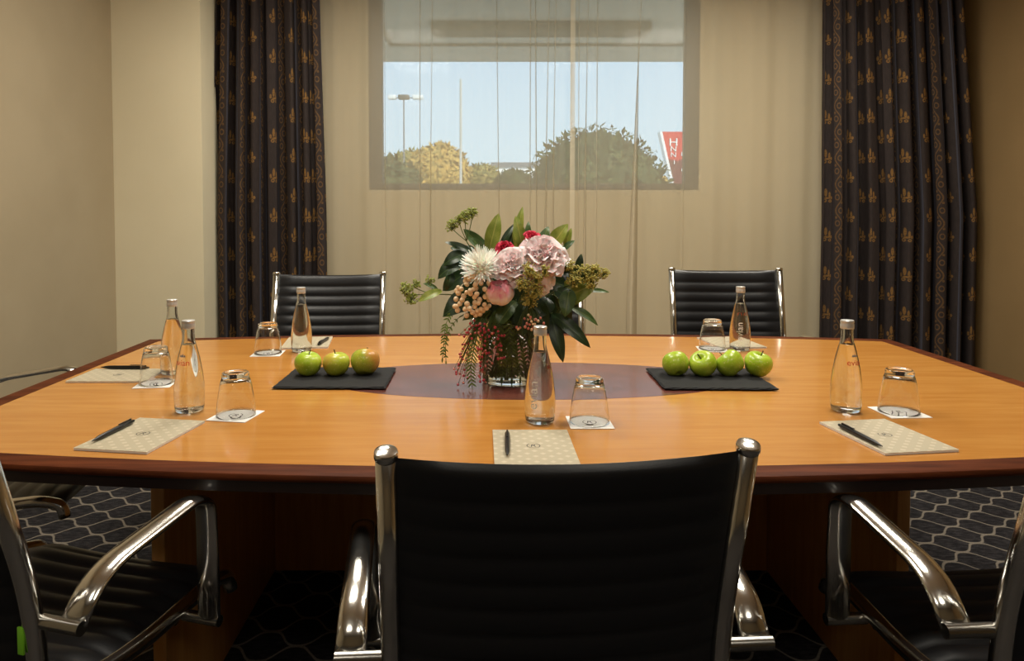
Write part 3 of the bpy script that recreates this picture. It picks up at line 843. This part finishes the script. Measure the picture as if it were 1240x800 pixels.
def make_bottle(label):
    t = thing('water_bottle', label, 'bottle', group='glass water bottles')
    op = dense(BPROF[1:]); op = [(0, .004)] + op
    inn = [(max(r - .0022, 0), z) for r, z in op if .012 < z < .1985]
    body = [(0, .004)] + op[1:] + inn[::-1] + [(.024, .0105), (0, .0095)]
    obj('glass', MB().lathe(body, 40), M['bottle_glass'], t, True)
    wl = .156
    wi = [(r + .0003, z) for r, z in inn if z < wl]
    water = [(0, .0092), (.024, .0102)] + wi + [(wi[-1][0], wl), (wi[-1][0] - .0015, wl - .0006), (0, wl - .0006)]
    obj('water', MB().lathe(water, 40), M['water'], t, True)
    cp = obj('cap', MB().lathe([(0, .2115), (.0135, .2115), (.0146, .2105), (.0148, .207), (.0142, .2055), (.0142, .203), (.0148, .2015), (.0148, .193), (.0143, .192), (.0134, .192), (.0134, .2), (0, .2)], 36), M['cap'], t)
    return t
def bottle_text(t, ang, kind):
    if kind == 'front':
        a = bend(text_mb('evian', .019), brad, .117, ang)
        obj('printed_name', a, M['red_print'], t, False)
        mt = MB()
        for (x, h, w) in ((-.004, .005, .006), (.001, .0065, .006), (.006, .0045, .005)):
            mt.add([(x - w / 2, 0, .0003), (x + w / 2, 0, .0003), (x + w * .1, h, .0003), (x - w * .1, h, .0003)], [(0, 1, 2, 3)])
        obj('printed_emblem', bend(mt, brad, .130, ang), M['blue_print'], t, False)
    if kind in ('side', 'front'):
        s = text_mb('evian', .030); s.v = [(-y, x, e) for x, y, e in s.v]
        obj('raised_name', bend(s, brad, .066, ang + (1.25 if kind == 'front' else 0)), M['white_print' if kind == 'side' else 'bottle_glass'], t, False)
    if kind == 'side':
        obj('printed_name', bend(text_mb('evian', .019), brad, .117, ang + 2.6), M['red_print'], t, False)
bpos = [(.13, 1.577, -.55, 'side', 'water bottle at the near middle, between the notepad and vase'),
        (-.672, 1.662, -.30, 'front', 'water bottle with red print at the near left, behind the angled notepad'),
        (.844, 1.664, .32, 'front', 'water bottle with red print at the near right beside the upturned glass'),
        (-.588, 2.372, 3.0, 'back', 'water bottle in front of the far left chair'),
        (.86, 2.396, -.35, 'side', 'water bottle with upright frosted lettering before the far right chair'),
        (-.874, 2.05, 2.6, 'back', 'water bottle at the left end, behind another bottle and glass')]
b0 = make_bottle(bpos[0][4])
bots = [b0] + [dup(b0, (0, 0, 0), 0, q[4]) for q in bpos[1:]]
for t, (x, y, a, kd, lab) in zip(bots, bpos):
    t.location = (x, y, TH + .0005); bottle_text(t, a, kd)

# coasters and upturned tumblers
def logo(mb, z, s):
    def arc(r0, r1, a0, a1, k=14):
        vs = []; 
        for i in range(k + 1):
            a = a0 + (a1 - a0) * i / k
            vs += [(r0 * cos(a), r0 * sin(a), z), (r1 * cos(a), r1 * sin(a), z)]
        mb.add(vs, [(2 * i, 2 * i + 1, 2 * i + 3, 2 * i + 2) for i in range(k)])
    arc(s * .88, s, R(125), R(300)); arc(s * .88, s, R(-55), R(70)); 
    tm = text_mb('R', s * 1.45, .0001)
    mb.add([(v[0] + v[1] * .15, v[1], z + v[2]) for v in tm.v], tm.f)
    return mb
gpos = [(.238, 1.572, 0, 'centre', 'at the near middle, right of the middle bottle'), (-.553, 1.625, -10, 'left', 'at the near left, beside the red printed bottle'),
        (.961, 1.652, 3, 'right', 'at the near right, behind the angled notepad'), (-.688, 2.335, 4, 'far left', 'at the far left before the left far chair'),
        (.772, 2.405, -8, 'far right', 'behind the four green apples'), (-.867, 1.925, 8, 'end', 'at the left end, in front of the wide notepad')]
def make_coaster(label):
    t = thing('coaster', label, 'coaster', group='square white paper coasters')
    obj('card', MB().bbox((-.047, -.047, 0), (.047, .047, .0014), .0005, 1), M['paper'], t)
    obj('printed_logo', logo(MB(), .0016, .0155), M['ink'], t, False)
    return t
GP = [(0, .0955), (.018, .0950), (.0235, .0970), (.0265, .0985), (.0290, .0968), (.0300, .0925), (.0303, .0855), (.0312, .0835), (.0326, .0795), (.0350, .0690), (.0383, .0500), (.0412, .0300), (.0434, .0080), (.0438, .0008), (.0432, .0), (.0426, .0008), (.0421, .0080), (.0399, .0300), (.0370, .0500), (.0336, .0690), (.0310, .0790), (.0270, .0830), (.0180, .0845), (0, .0848)][::-1]
c0 = make_coaster('square white coaster under the glass ' + gpos[0][4])
def make_glass(label):
    t = thing('tumbler', label, 'glass', group='upturned water glasses')
    obj('bowl', MB().lathe(GP, 44), M['glass'], t, True); return t
G0 = make_glass('upturned tumbler ' + gpos[0][4])
for i, (x, y, rz, k, lab) in enumerate(gpos):
    zz = TH + .0004 + (.0055 if k == 'end_' else 0)
    if i == 0: c = c0; g = G0
    else:
        c = dup(c0, (0, 0, 0), 0, 'white coaster under the glass ' + lab); g = dup(G0, (0, 0, 0), 0, 'upturned tumbler ' + lab)
    c.location = (x, y, zz); c.rotation_euler = (0, 0, R(rz)); g.location = (x, y + .002, zz + .0016)

# notepads and pens
PW, PL = .156, .208
def make_pad(label):
    t = thing('notepad', label, 'notepad', group='taupe conference notepads')
    obj('cover', MB().bbox((-PW / 2, -PL / 2, .0042), (PW / 2, PL / 2, .0048), .0002, 1), M['pad'], t)
    obj('pages', MB().bbox((-PW / 2 + .0005, -PL / 2 + .0005, 0), (PW / 2 - .0005, PL / 2 - .0005, .0041), .0002, 1), M['paper'], t)
    obj('printed_logo', logo(MB(), .0050, .0135), M['ink'], t, False)
    return t
def make_pen(label):
    t = thing('pen', label, 'pen', group='black ballpoint pens')
    m = Matrix.Rotation(-PI / 2, 4, 'X')
    obj('barrel', MB().lathe([(0, -.070), (.0010, -.0695), (.0014, -.066), (.0036, -.055), (.0047, -.045), (.0051, -.01), (.0053, .03), (.0053, .058), (.0048, .060), (0, .060)], 18, m), M['pen'], t)
    obj('button', MB().lathe([(0, .060), (.0032, .060), (.0032, .069), (.0026, .071), (0, .071)], 14, m), M['pen'], t)
    obj('clip', MB().bbox((-.0017, .018, .0062), (.0017, .061, .0078), .0006).bbox((-.0017, .055, .004), (.0017, .061, .0078), .0006), M['pen'], t)
    return t
pads = [(.103, 1.402, 0, 'taupe notepad with dot pattern at the near middle, behind the nearest chair', (.052, 1.402, -2)),
        (-.695, 1.480, -9, 'taupe notepad at the near left, angled below the red printed bottle', (-.757, 1.483, -6.5)),
        (.828, 1.472, 8, 'taupe notepad at the near right corner, angled below the bottle', (.766, 1.452, 6)),
        (-1.012, 2.015, -90, 'taupe notepad lying crosswise at the left end of the table', (-1.030, 2.085, -92)),
        (-.603, 2.52, 187, 'taupe notepad mostly hidden behind the far left bottle', (-.546, 2.515, 177)),
        (.872, 2.52, 187, 'taupe notepad behind the far right bottle', None)]
p0_ = make_pad(pads[0][3]); n0 = make_pen('black pen on the notepad at the near middle')
plabs = ['', 'black pen across the notepad at the near left', 'black pen across the notepad at the near right', 'black pen along the top of the notepad at the left end', 'black pen on the notepad behind the far left bottle']
for i, (x, y, rz, lab, pn) in enumerate(pads):
    p_ = p0_ if i == 0 else dup(p0_, (0, 0, 0), 0, lab)
    p_.location = (x, y, TH + .0004); p_.rotation_euler = (0, 0, R(rz))
    if pn:
        q = n0 if i == 0 else dup(n0, (0, 0, 0), 0, plabs[i])
        q.location = (pn[0], pn[1], TH + .0004 + .0048 + .0054); q.rotation_euler = (0, 0, R(pn[2]))

# ---------------------------------------------------------------- vase and flowers
VX, VY = .076, 1.955
vase = thing('vase', 'clear glass cylinder vase holding the flowers on the dark oval', 'vase', (VX, VY, TH + .0006))
obj('glass', MB().lathe([(0, 0), (.062, 0), (.069, .003), (.0715, .009), (.0715, .165), (.0708, .167), (.0700, .165), (.0700, .014), (.064, .011), (0, .0105)], 56), M['vase_glass'], vase, True)
obj('water', MB().lathe([(0, .0102), (.064, .0108), (.0703, .0142), (.0703, .125), (0, .125)], 56), M['water'], vase, True)
FG = 'flowers and foliage in the vase'
def B(px, py, dy=0): return aty(px, py, VY + dy)
def foot(seed):
    r = random.Random(seed); a = r.uniform(0, 6.28); q = r.uniform(.005, .045)
    return Vector((VX + q * cos(a), VY + q * sin(a), TH + .016))
def stem_path(head, seed, mid=None):
    f = foot(seed); r = random.Random(seed + 99)
    rim = Vector((VX + (head.x - VX) * .22, VY + (head.y - VY) * .3, TH + .175))
    d = rim - Vector((VX, VY, rim.z))
    if d.length > .05: rim = Vector((VX, VY, rim.z)) + d.normalized() * .05
    return smooth_path([f, f.lerp(rim, .5), rim, rim.lerp(head, .55) + Vector((0, 0, .02)), head], 5)
def leaf_mb(mb, base, tip, w, bow=.15, n=None, fold=.25, roll=0, seg=10):
    base, tip = Vector(base), Vector(tip); d = tip - base; L_ = d.length; t = d.normalized()
    n = Vector(n if n else (0, -.8, .6)); n = (n - t * n.dot(t)).normalized(); s = t.cross(n).normalized()
    if roll: s, n = s * cos(roll) + n * sin(roll), n * cos(roll) - s * sin(roll)
    rows = []
    cross = (-1, -.5, 0, .5, 1)
    P_ = [[None] * (seg + 1) for _ in cross]
    for i in range(seg + 1):
        q = i / seg; ww = w * (sin(PI * min(1, q * .97 + .03) ** .85)) ** .75 * .5
        c = base + d * q + n * (bow * L_ * 4 * q * (1 - q)) 
        for k, a in enumerate(cross):
            P_[k][i] = c + s * ww * a - n * 0 + n * (abs(a) * ww * fold) + n * (.03 * w * sin(9 * q + a * 2))
    return mb.grid(P_)
def leaf_obj(parent, base, tip, w, mat, loc, **kw):
    mb = leaf_mb(MB(), Vector(base) - loc, Vector(tip) - loc, w, **kw)
    o = obj('leaf', mb, M[mat], parent, True); return o
PXM = (VY / F)           # metres per pixel at the vase
def branch(label, stem_to, leaves, seed, cat='foliage', name='leafy_branch'):
    """leaves: (base px, py, dy), (tip px, py, dy), width px, material, bow"""
    loc = foot(seed); t = thing(name, label, cat, loc, group=FG)
    head = B(*stem_to)
    sp = [p - loc for p in stem_path(head, seed)]
    obj('stem', MB().tube(sp, [.003 - .0015 * i / len(sp) for i in range(len(sp))], 7), M['stem'], t, True)
    tw = MB()
    for (b_, tp, w, mt, bow) in leaves:
        bb, tt = B(*b_), B(*tp)
        leaf_obj(t, bb, tt, w * PXM, mt, loc, bow=bow, n=(random.Random(w + b_[0]).uniform(-.4, .4), -.8, .55))
        # nearest point of the stem
        q = min(sp[len(sp) // 2:], key=lambda p: (p + loc - bb).length)
        if (q + loc - bb).length > .004: tw.tube([q, (q + bb - loc) * .5 + Vector((0, 0, .004)), bb - loc], .0012, 5)
    if tw.v: obj('twig', tw, M['stem'], t, True)
    return t
random.seed(4)
branch('upright olive leaves rising behind the white chrysanthemum', (600, 300, .03), [
    ((592, 305, .02), (604, 258, .03), 19, 'leaf_olive', .05), ((605, 303, .03), (627, 268, .05), 9, 'leaf_dark', .1),
    ((590, 302, .02), (561, 277, .02), 15, 'leaf_mid', -.06), ((586, 305, .0), (570, 288, -.02), 10, 'leaf_mid', .1)], 11)
branch('tall upright leaves at the top centre of the bouquet', (632, 298, .04), [
    ((626, 303, .02), (633, 250, .04), 14, 'leaf_olive', .05), ((634, 304, .01), (624, 261, .02), 15, 'leaf_olive', .08),
    ((618, 302, .03), (622, 276, .04), 16, 'leaf_mid', .05), ((640, 303, .02), (640, 268, .05), 11, 'leaf_mid', .05)], 12)
branch('bright green leaves at the upper right of the bouquet', (676, 300, .03), [
    ((668, 300, .0), (688, 271, -.01), 19, 'leaf_olive', .1), ((657, 300, .02), (664, 274, .03), 15, 'leaf_mid', .08), ((668, 297, .02), (666, 282, .03), 9, 'leaf_dark', .1),
    ((682, 303, .0), (696, 291, .0), 8, 'leaf_mid', .1), ((684, 300, .02), (692, 276, .02), 9, 'leaf_olive', .1)], 13)
branch('curling dark glossy leaves at the left of the bouquet', (556, 318, .0), [
    ((574, 308, .0), (538, 293, .0), 9, 'leaf_dark', .12), ((572, 306, .02), (545, 300, .03), 13, 'leaf_dark', .1), ((566, 308, .0), (536, 322, -.02), 17, 'leaf_dark', .2),
    ((562, 318, -.01), (530, 338, -.02), 20, 'leaf_dark', .18), ((546, 328, -.02), (540, 352, -.04), 12, 'leaf_dark', .2), ((570, 312, .0), (558, 330, -.04), 14, 'leaf_dark', .15),
    ((566, 330, .02), (536, 352, .03), 22, 'leaf_dark', .1), ((575, 306, .01), (560, 300, .03), 12, 'leaf_dark', .1)], 14)
branch('broad dark leaves under the peach berries', (572, 372, -.02), [
    ((585, 352, .0), (536, 384, -.03), 30, 'leaf_dark', .1), ((588, 365, -.02), (548, 380, -.05), 20, 'leaf_dark', .15), ((592, 372, -.02), (560, 388, -.06), 14, 'leaf_mid', .15),
    ((600, 345, .0), (556, 352, -.01), 26, 'leaf_dark', .1), ((604, 360, -.02), (575, 384, -.03), 26, 'leaf_dark', .1)], 15)
branch('drooping dark pointed leaves at the lower right of the bouquet', (672, 382, -.02), [
    ((668, 380, -.03), (715, 421, -.07), 17, 'leaf_dark', .12), ((668, 383, -.02), (682, 439, -.06), 17, 'leaf_dark', .1), ((690, 372, .0), (724, 394, .0), 11, 'leaf_mid', .12),
    ((690, 350, -.04), (684, 384, -.07), 20, 'leaf_mid', .1), ((655, 372, -.03), (640, 412, -.05), 22, 'leaf_dark', .1), ((665, 362, -.02), (650, 385, -.06), 24, 'leaf_dark', .12)], 16)
branch('broad olive and dark leaves at the right of the bouquet', (700, 350, .0), [
    ((676, 365, -.02), (722, 345, -.03), 34, 'leaf_olive', .1), ((702, 340, -.04), (667, 322, -.06), 18, 'leaf_dark', .15), ((700, 330, .0), (704, 307, .0), 10, 'leaf_dark', .1),
    ((712, 352, .0), (738, 354, .02), 6, 'leaf_mid', .08), ((700, 342, .0), (726, 333, .0), 14, 'leaf_dark', .1), ((672, 350, -.03), (700, 372, -.05), 18, 'leaf_dark', .1)], 17)
branch('dark filler leaves behind the pink bud in the middle of the bouquet', (630, 362, .0), [
    ((640, 350, .0), (612, 392, -.02), 30, 'leaf_dark', .1), ((625, 365, -.03), (600, 398, -.06), 20, 'leaf_mid', .1), ((632, 368, -.04), (632, 408, -.07), 22, 'leaf_dark', .1), ((650, 362, -.03), (662, 402, -.06), 22, 'leaf_dark', .1), ((612, 372, -.03), (590, 402, -.05), 18, 'leaf_mid', .1), ((645, 350, .0), (665, 395, -.02), 34, 'leaf_dark', .1), ((620, 350, .02), (590, 390, .02), 30, 'leaf_dark', .1),
    ((650, 335, .0), (690, 350, -.02), 26, 'leaf_dark', .1), ((640, 362, -.03), (622, 400, -.06), 20, 'leaf_dark', .12), ((650, 330, .05), (690, 400, .07), 40, 'leaf_dark', .05), ((620, 330, .06), (575, 395, .08), 40, 'leaf_dark', .05)], 18)

# blooms
def petal(mb, c, out, up, w, h, curl, rnd, nx=5, ny=5, ruff=.12):
    """cupped petal: root at c, growing along up, bulging to out"""
    out = out.normalized(); up = (up - out * up.dot(out) * .0).normalized(); s = up.cross(out).normalized()
    o2 = s.cross(up).normalized()
    P_ = []
    f1, f2 = rnd.uniform(0, 6), rnd.uniform(0, 6)
    for i in range(nx + 1):
        a = -1 + 2 * i / nx; row = []
        for j in range(ny + 1):
            q = j / ny
            ww = w * (.35 + .65 * sin(PI * .5 * min(1, q * 1.35))) * (1 - .25 * max(0, q - .75) * 4 * .6)
            top = 1 - .10 * a * a
            bul = sin(PI * q * .9) * curl * h - (a * a) * w * .22 * (1 if curl >= 0 else -1)
            rf = ruff * h * .35 * q * q * sin(3.2 * a + f1) + ruff * h * .2 * q * sin(7 * a + f2)
            row.append(c + s * a * ww + up * h * q * top + o2 * (bul + rf))
        P_.append(row)
    return mb.grid(P_)
def peony(label, head, r, mat, seed, name='peony', face=(-.1, -.8, .6), n=70, cat='flower'):
    rnd = random.Random(seed); loc = foot(seed); t = thing(name, label, cat, loc, group=FG)
    ax = Vector(face).normalized(); hc = head - loc
    e1 = ax.orthogonal().normalized(); e2 = ax.cross(e1)
    mb = MB()
    for k in range(n):
        f = k / n; th = k * 2.39996; pol = .08 + 1.35 * f ** .75             # polar angle from the axis
        d = (ax * cos(pol) + (e1 * cos(th) + e2 * sin(th)) * sin(pol)).normalized()
        root = hc - ax * r * .45 + d * r * .18
        up = (d * .9 + ax * (.55 - .5 * f) + Vector((rnd.uniform(-.25, .25), rnd.uniform(-.25, .25), rnd.uniform(-.25, .25)))).normalized()
        outd = (d - ax * .3).normalized()
        hh = r * (1.02 + .16 * rnd.random() - .12 * (1 - f)); ww = r * (.26 + .22 * f) * rnd.uniform(.8, 1.2)
        petal(mb, root, outd, up, ww, hh, -.10 - .12 * f, rnd, ruff=.22)
    mb.ico(hc - ax * r * .1, r * .55, 2)
    obj('bloom', mb, M[mat], t, True)
    sp = [p - loc for p in stem_path(head - ax * r * .5, seed)]
    obj('stem', MB().tube(sp, .0028, 7), M['stem'], t, True)
    return t
peony('large pale pink peony at the upper right of the blooms', B(657, 311, -.055), .060, 'pink', 21, face=(.1, -.8, .6), n=64)
peony('pale pink peony in the middle, beside the white chrysanthemum', B(621, 322, -.065), .047, 'pink', 22, face=(-.05, -.85, .5), n=56)
peony('small blush peony partly hidden below the large pink peony', B(655, 338, -.055), .034, 'pink_pale', 23, face=(.2, -.9, .2), n=50)
peony('crimson bloom peeping over the white chrysanthemum', B(611, 300, .0), .023, 'red', 24, face=(-.1, -.7, .7), n=34)
peony('crimson bloom peeping over the large pink peony', B(644, 288, -.01), .024, 'red', 25, face=(.1, -.6, .8), n=34)
def bud(label, head, r, seed):
    rnd = random.Random(seed); loc = foot(seed); t = thing('peony_bud', label, 'flower', loc, group=FG)
    ax = Vector((-.12, -.45, .88)).normalized(); e1 = ax.orthogonal().normalized(); e2 = ax.cross(e1); hc = head - loc
    mb = MB(); mb.ico(hc, r * .5, 3, (1, 1, 1.3))
    for k in range(16):
        th = k * 2.39996; d = e1 * cos(th) + e2 * sin(th); f = k / 15
        petal(mb, hc - ax * r * 1.05 + d * r * .18, d, ax + d * (.02 + .22 * f), r * (.55 + .3 * f), r * (2.3 - .35 * f + .2 * rnd.random()), .22 + .12 * f, rnd, 6, 8, .2)
    obj('bloom', mb, M['bud'], t, True)
    sp = MB()
    for k in range(4):
        th = k * 1.6; d = e1 * cos(th) + e2 * sin(th); leaf_mb(sp, hc - ax * r * 1.2, hc - ax * r * .3 + d * r * .95, r * .6, .05, n=d)
    obj('sepal', sp, M['leaf_mid'], t, True)
    obj('stem', MB().tube([p - loc for p in stem_path(head - ax * r * 1.1, seed)], .0028, 7), M['stem'], t, True)
bud('closed blush pink peony bud below the pink blooms', B(606, 357, -.085), .029, 31)
def chrysanthemum(label, head, r, seed):
    rnd = random.Random(seed); loc = foot(seed); t = thing('chrysanthemum', label, 'flower', loc, group=FG)
    ax = Vector((-.25, -.65, .72)).normalized(); e1 = ax.orthogonal().normalized(); e2 = ax.cross(e1); hc = head - loc
    mb = MB(); n = 230
    for k in range(n):
        f = k / n; pol = 1.75 * f ** .55; th = k * 2.39996
        d = ax * cos(pol) + (e1 * cos(th) + e2 * sin(th)) * sin(pol)
        d = (d + Vector((rnd.uniform(-.15, .15), rnd.uniform(-.15, .15), rnd.uniform(-.15, .15)))).normalized()
        L_ = r * rnd.uniform(.85, 1.12); s = d.cross(ax + Vector((.01, .02, 0))).normalized()
        a = hc + d * r * .15; b = hc + d * L_ * .7 + ax * r * .03; c_ = hc + d * L_ + ax * r * .10
        w = r * .055
        mb.grid([[a - s * w * .6, b - s * w, c_ - s * w * .25], [a - d.cross(s) * w * .4, b - d.cross(s) * w * .5, c_], [a + s * w * .6, b + s * w, c_ + s * w * .25]])
    mb.ico(hc, r * .5, 2)
    obj('bloom', mb, M['cream'], t, True)
    obj('stem', MB().tube([p - loc for p in stem_path(head - ax * r * .3, seed)], .003, 7), M['stem'], t, True)
chrysanthemum('white spiky chrysanthemum at the upper left of the blooms', B(584, 325, -.05), .056, 41)

def berry_sprig(name, label, stem_to, pts, r, mat, seed, pale=None, cat='berries'):
    """pts: list of world points, every berry its own part"""
    rnd = random.Random(seed); loc = foot(seed); t = thing(name, label, cat, loc, group=FG)
    head = B(*stem_to); sp = [p - loc for p in stem_path(head, seed)]
    obj('stem', MB().tube(sp, .0022, 6), M['stem'], t, True)
    tw = MB()
    for p in pts:
        q = p - loc; tw.tube([head - loc, (head - loc).lerp(q, .5) + Vector((0, .006, .004)), q], .0007, 4)
    obj('twig', tw, M['stem'], t, True)
    me = MB().ico((0, 0, 0), r, 2, (1, 1, 1.08)).mesh('berry', M[mat], True)
    me2 = MB().ico((0, 0, 0), r, 2, (1, 1, 1.08)).mesh('berry', M[pale], True) if pale else me
    for p in pts:
        o = bpy.data.objects.new('berry', me2 if rnd.random() < .35 else me); C.objects.link(o); o.parent = t; o.location = p - loc
        o.rotation_euler = (rnd.uniform(-.6, .6), rnd.uniform(-.6, .6), 0); o.scale = [rnd.uniform(.85, 1.12)] * 3
    return t
rnd = random.Random(77); pts = []
while len(pts) < 62:
    a, b_ = rnd.uniform(-1, 1), rnd.uniform(-1, 1)
    if a * a + b_ * b_ > 1: continue
    px, py = 576 + 27 * a, 356 + 28 * b_ - a * 6
    if px > 598 and py > 348: continue
    p = B(px, py, -.055 - .03 * math.sqrt(max(0, 1 - a * a - b_ * b_)) + rnd.uniform(-.006, .012))
    if all((p - q).length > .0104 for q in pts): pts.append(p)
berry_sprig('berry_sprig', 'cluster of peach hypericum berries below the white chrysanthemum', (580, 362, -.01), pts, .0067, 'peach', 51)
def spray(line, n, wid, seed, dy=-.075):
    r_ = random.Random(seed); out = []
    path = smooth_path([Vector((x, 0, y)) for x, y in line], 8)
    k = 0
    while len(out) < n and k < 4000:
        k += 1; p = path[int(r_.random() ** .85 * (len(path) - 1))]
        q = B(p.x + r_.gauss(0, wid), p.z + r_.gauss(0, 2), dy + r_.uniform(-.012, .012))
        if all((q - z).length > .0066 for z in out): out.append(q)
    return out
berry_sprig('pepper_berry_spray', 'hanging pink pepper berries at the lower left, beside the vase', (584, 384, -.05), spray([(580, 392), (568, 402), (563, 425), (558, 445), (560, 466)], 46, 4.2, 1), .0033, 'pepper', 52, 'pepper_pale')
berry_sprig('pepper_berry_spray', 'pink pepper berries hanging against the left side of the vase', (588, 384, -.05), spray([(588, 398), (584, 415), (584, 436), (585, 462)], 44, 3.6, 2, -.088), .0033, 'pepper', 53, 'pepper_pale')
berry_sprig('pepper_berry_spray', 'pink pepper berries in front of the vase below the bud', (598, 382, -.05), spray([(596, 396), (602, 405), (600, 420), (602, 440)], 24, 4.5, 3, -.085), .0033, 'pepper', 54, 'pepper_pale')
berry_sprig('pepper_berry_spray', 'salmon pepper berries above the cap of the middle bottle', (640, 366, -.07), spray([(642, 382), (648, 388), (640, 392), (638, 400)], 24, 4.5, 4, -.09), .0036, 'pepper_pale', 55, 'peach')

def umbel(label, stem_to, heads, mat, seed, name='flower_spray'):
    rnd = random.Random(seed); loc = foot(seed); t = thing(name, label, 'foliage', loc, group=FG)
    h = B(*stem_to); sp = [p - loc for p in stem_path(h, seed)]
    st = MB().tube(sp, [.0024 - .001 * i / len(sp) for i in range(len(sp))], 6); fl = MB()
    for (px, py, dy, rpx, k) in heads:
        c = B(px, py, dy) - loc; rr = rpx * PXM
        st.tube(smooth_path([h - loc, (h - loc).lerp(c, .6) + Vector((0, 0, -.008)), c + Vector((0, 0, -rr * .6))], 3), .0012, 5)
        for _ in range(k):
            d = Vector((rnd.gauss(0, 1), rnd.gauss(0, 1), rnd.gauss(0, 1) + .25)).normalized() * rr * rnd.uniform(.45, 1.08)
            st.tube([c + Vector((0, 0, -rr * .6)), c + d], .00045, 4)
            fl.ico(c + d, rnd.uniform(.0016, .0034), 1, (1, 1, .8))
            for _ in range(2): fl.ico(c + d + Vector((rnd.uniform(-.004, .004), rnd.uniform(-.004, .004), rnd.uniform(-.004, .004))), rnd.uniform(.0012, .0022), 1)
    obj('stem', st, M['stem'], t, True); o = obj('florets', fl, M[mat], t, True); o['kind'] = 'stuff'
    return t
umbel('green seed heads on a stem at the top left of the bouquet', (565, 292, -.02), [(548, 272, -.02, 9, 55), (563, 262, -.02, 8, 50), (572, 258, -.01, 7, 45), (556, 266, -.02, 6, 20)], 'floret', 61)
t_ = umbel('green seed heads reaching out at the far left of the bouquet', (530, 356, -.02), [(491, 351, -.03, 9, 60), (498, 362, -.03, 8, 45), (503, 345, -.02, 6, 26), (520, 340, -.02, 6, 22)], 'floret', 62)
leaf_obj(t_, B(535, 352, -.03), B(506, 365, -.04), 12 * PXM, 'leaf_olive', Vector(t_.location), bow=.08)
leaf_obj(t_, B(530, 350, -.02), B(512, 343, -.03), 6 * PXM, 'leaf_mid', Vector(t_.location), bow=.08)
umbel('olive flower spray at the right edge of the bouquet', (702, 342, -.03), [(708, 330, -.05, 11, 80), (722, 329, -.05, 9, 70), (731, 331, -.04, 7, 45), (716, 341, -.06, 9, 60), (695, 338, -.07, 10, 70), (690, 322, -.07, 7, 40)], 'floret_olive', 63)
umbel('olive flower spray in front of the pink peonies', (640, 352, -.07), [(640, 327, -.118, 8, 55), (634, 345, -.112, 9, 60), (648, 352, -.11, 9, 70), (650, 338, -.118, 7, 45), (642, 364, -.10, 9, 60), (660, 328, -.122, 6, 30)], 'floret_olive', 64)

def pinnate(mb, path, n, ll, w, rnd):
    P_ = smooth_path(path, 6); m = len(P_)
    for k in range(n):
        i = max(1, int((m - 1) * (.12 + .88 * k / n))); p = P_[i]; t = (P_[min(i + 1, m - 1)] - P_[i - 1]).normalized()
        s = t.cross(Vector((0, -1, .1))).normalized(); q = ll * (1 - .35 * abs(2 * k / n - .8))
        for sd in (-1, 1):
            tip = p + (t * .75 + s * sd * .75 + Vector((0, rnd.uniform(-.3, .3), 0))).normalized() * q
            leaf_mb(mb, p, tip, w, .06, n=(0, -1, .2), seg=5)
    leaf_mb(mb, P_[-1], P_[-1] + (P_[-1] - P_[-2]).normalized() * ll, w, .03, n=(0, -1, .2), seg=5)
def pepper_leaf(label, path, n, ll, w, seed, stem_to):
    rnd = random.Random(seed); loc = foot(seed); t = thing('pepper_tree_sprig', label, 'foliage', loc, group=FG)
    P_ = [p - loc for p in path]; mb = MB(); pinnate(mb, P_, n, ll, w, rnd)
    obj('foliage', mb, M['leaf_fern'], t, True)
    obj('stem', MB().tube([p - loc for p in stem_path(path[0], seed)], .0018, 6).tube(smooth_path(P_, 6), .0009, 5), M['stem'], t, True)
pepper_leaf('narrow leaved sprig hanging at the left, over the oval', [B(549, 375, -.03), B(540, 392, -.05), B(538, 412, -.05), B(536, 432, -.05)], 12, .017, .0042, 71, None)
pepper_leaf('feathery green sprig hanging over the table at the left of the vase', [B(582, 392, -.06), B(574, 420, -.08), B(570, 445, -.085), B(572, 470, -.085)], 15, .025, .0042, 72, None)
pepper_leaf('thin trailing sprig in front of the far edge at the left', [B(556, 384, -.02), B(546, 396, -.04), B(540, 415, -.04), B(540, 436, -.04)], 8, .013, .0036, 73, None)
rr = random.Random(9)
labs = ['feathery sprig inside the vase at its left side', 'feathery sprig inside the vase left of centre', 'feathery sprig in the middle of the vase', 'feathery sprig inside the vase right of centre', 'feathery sprig inside the vase at its right side']
for k, (x0, x1) in enumerate(((-.048, -.050), (-.026, -.018), (.0, .006), (.022, .026), (.046, .044))):
    dy = (-.02, -.045, -.052, -.044, -.02)[k]
    path = [Vector((VX + x0 * .7, VY + dy * .5, TH + .185)), Vector((VX + x0, VY + dy, TH + .13)), Vector((VX + x1, VY + dy, TH + .075)), Vector((VX + x1 * 1.0, VY + dy * .9, TH + .026))]
    pepper_leaf(labs[k], path, 17, .024, .0056, 80 + k, None)
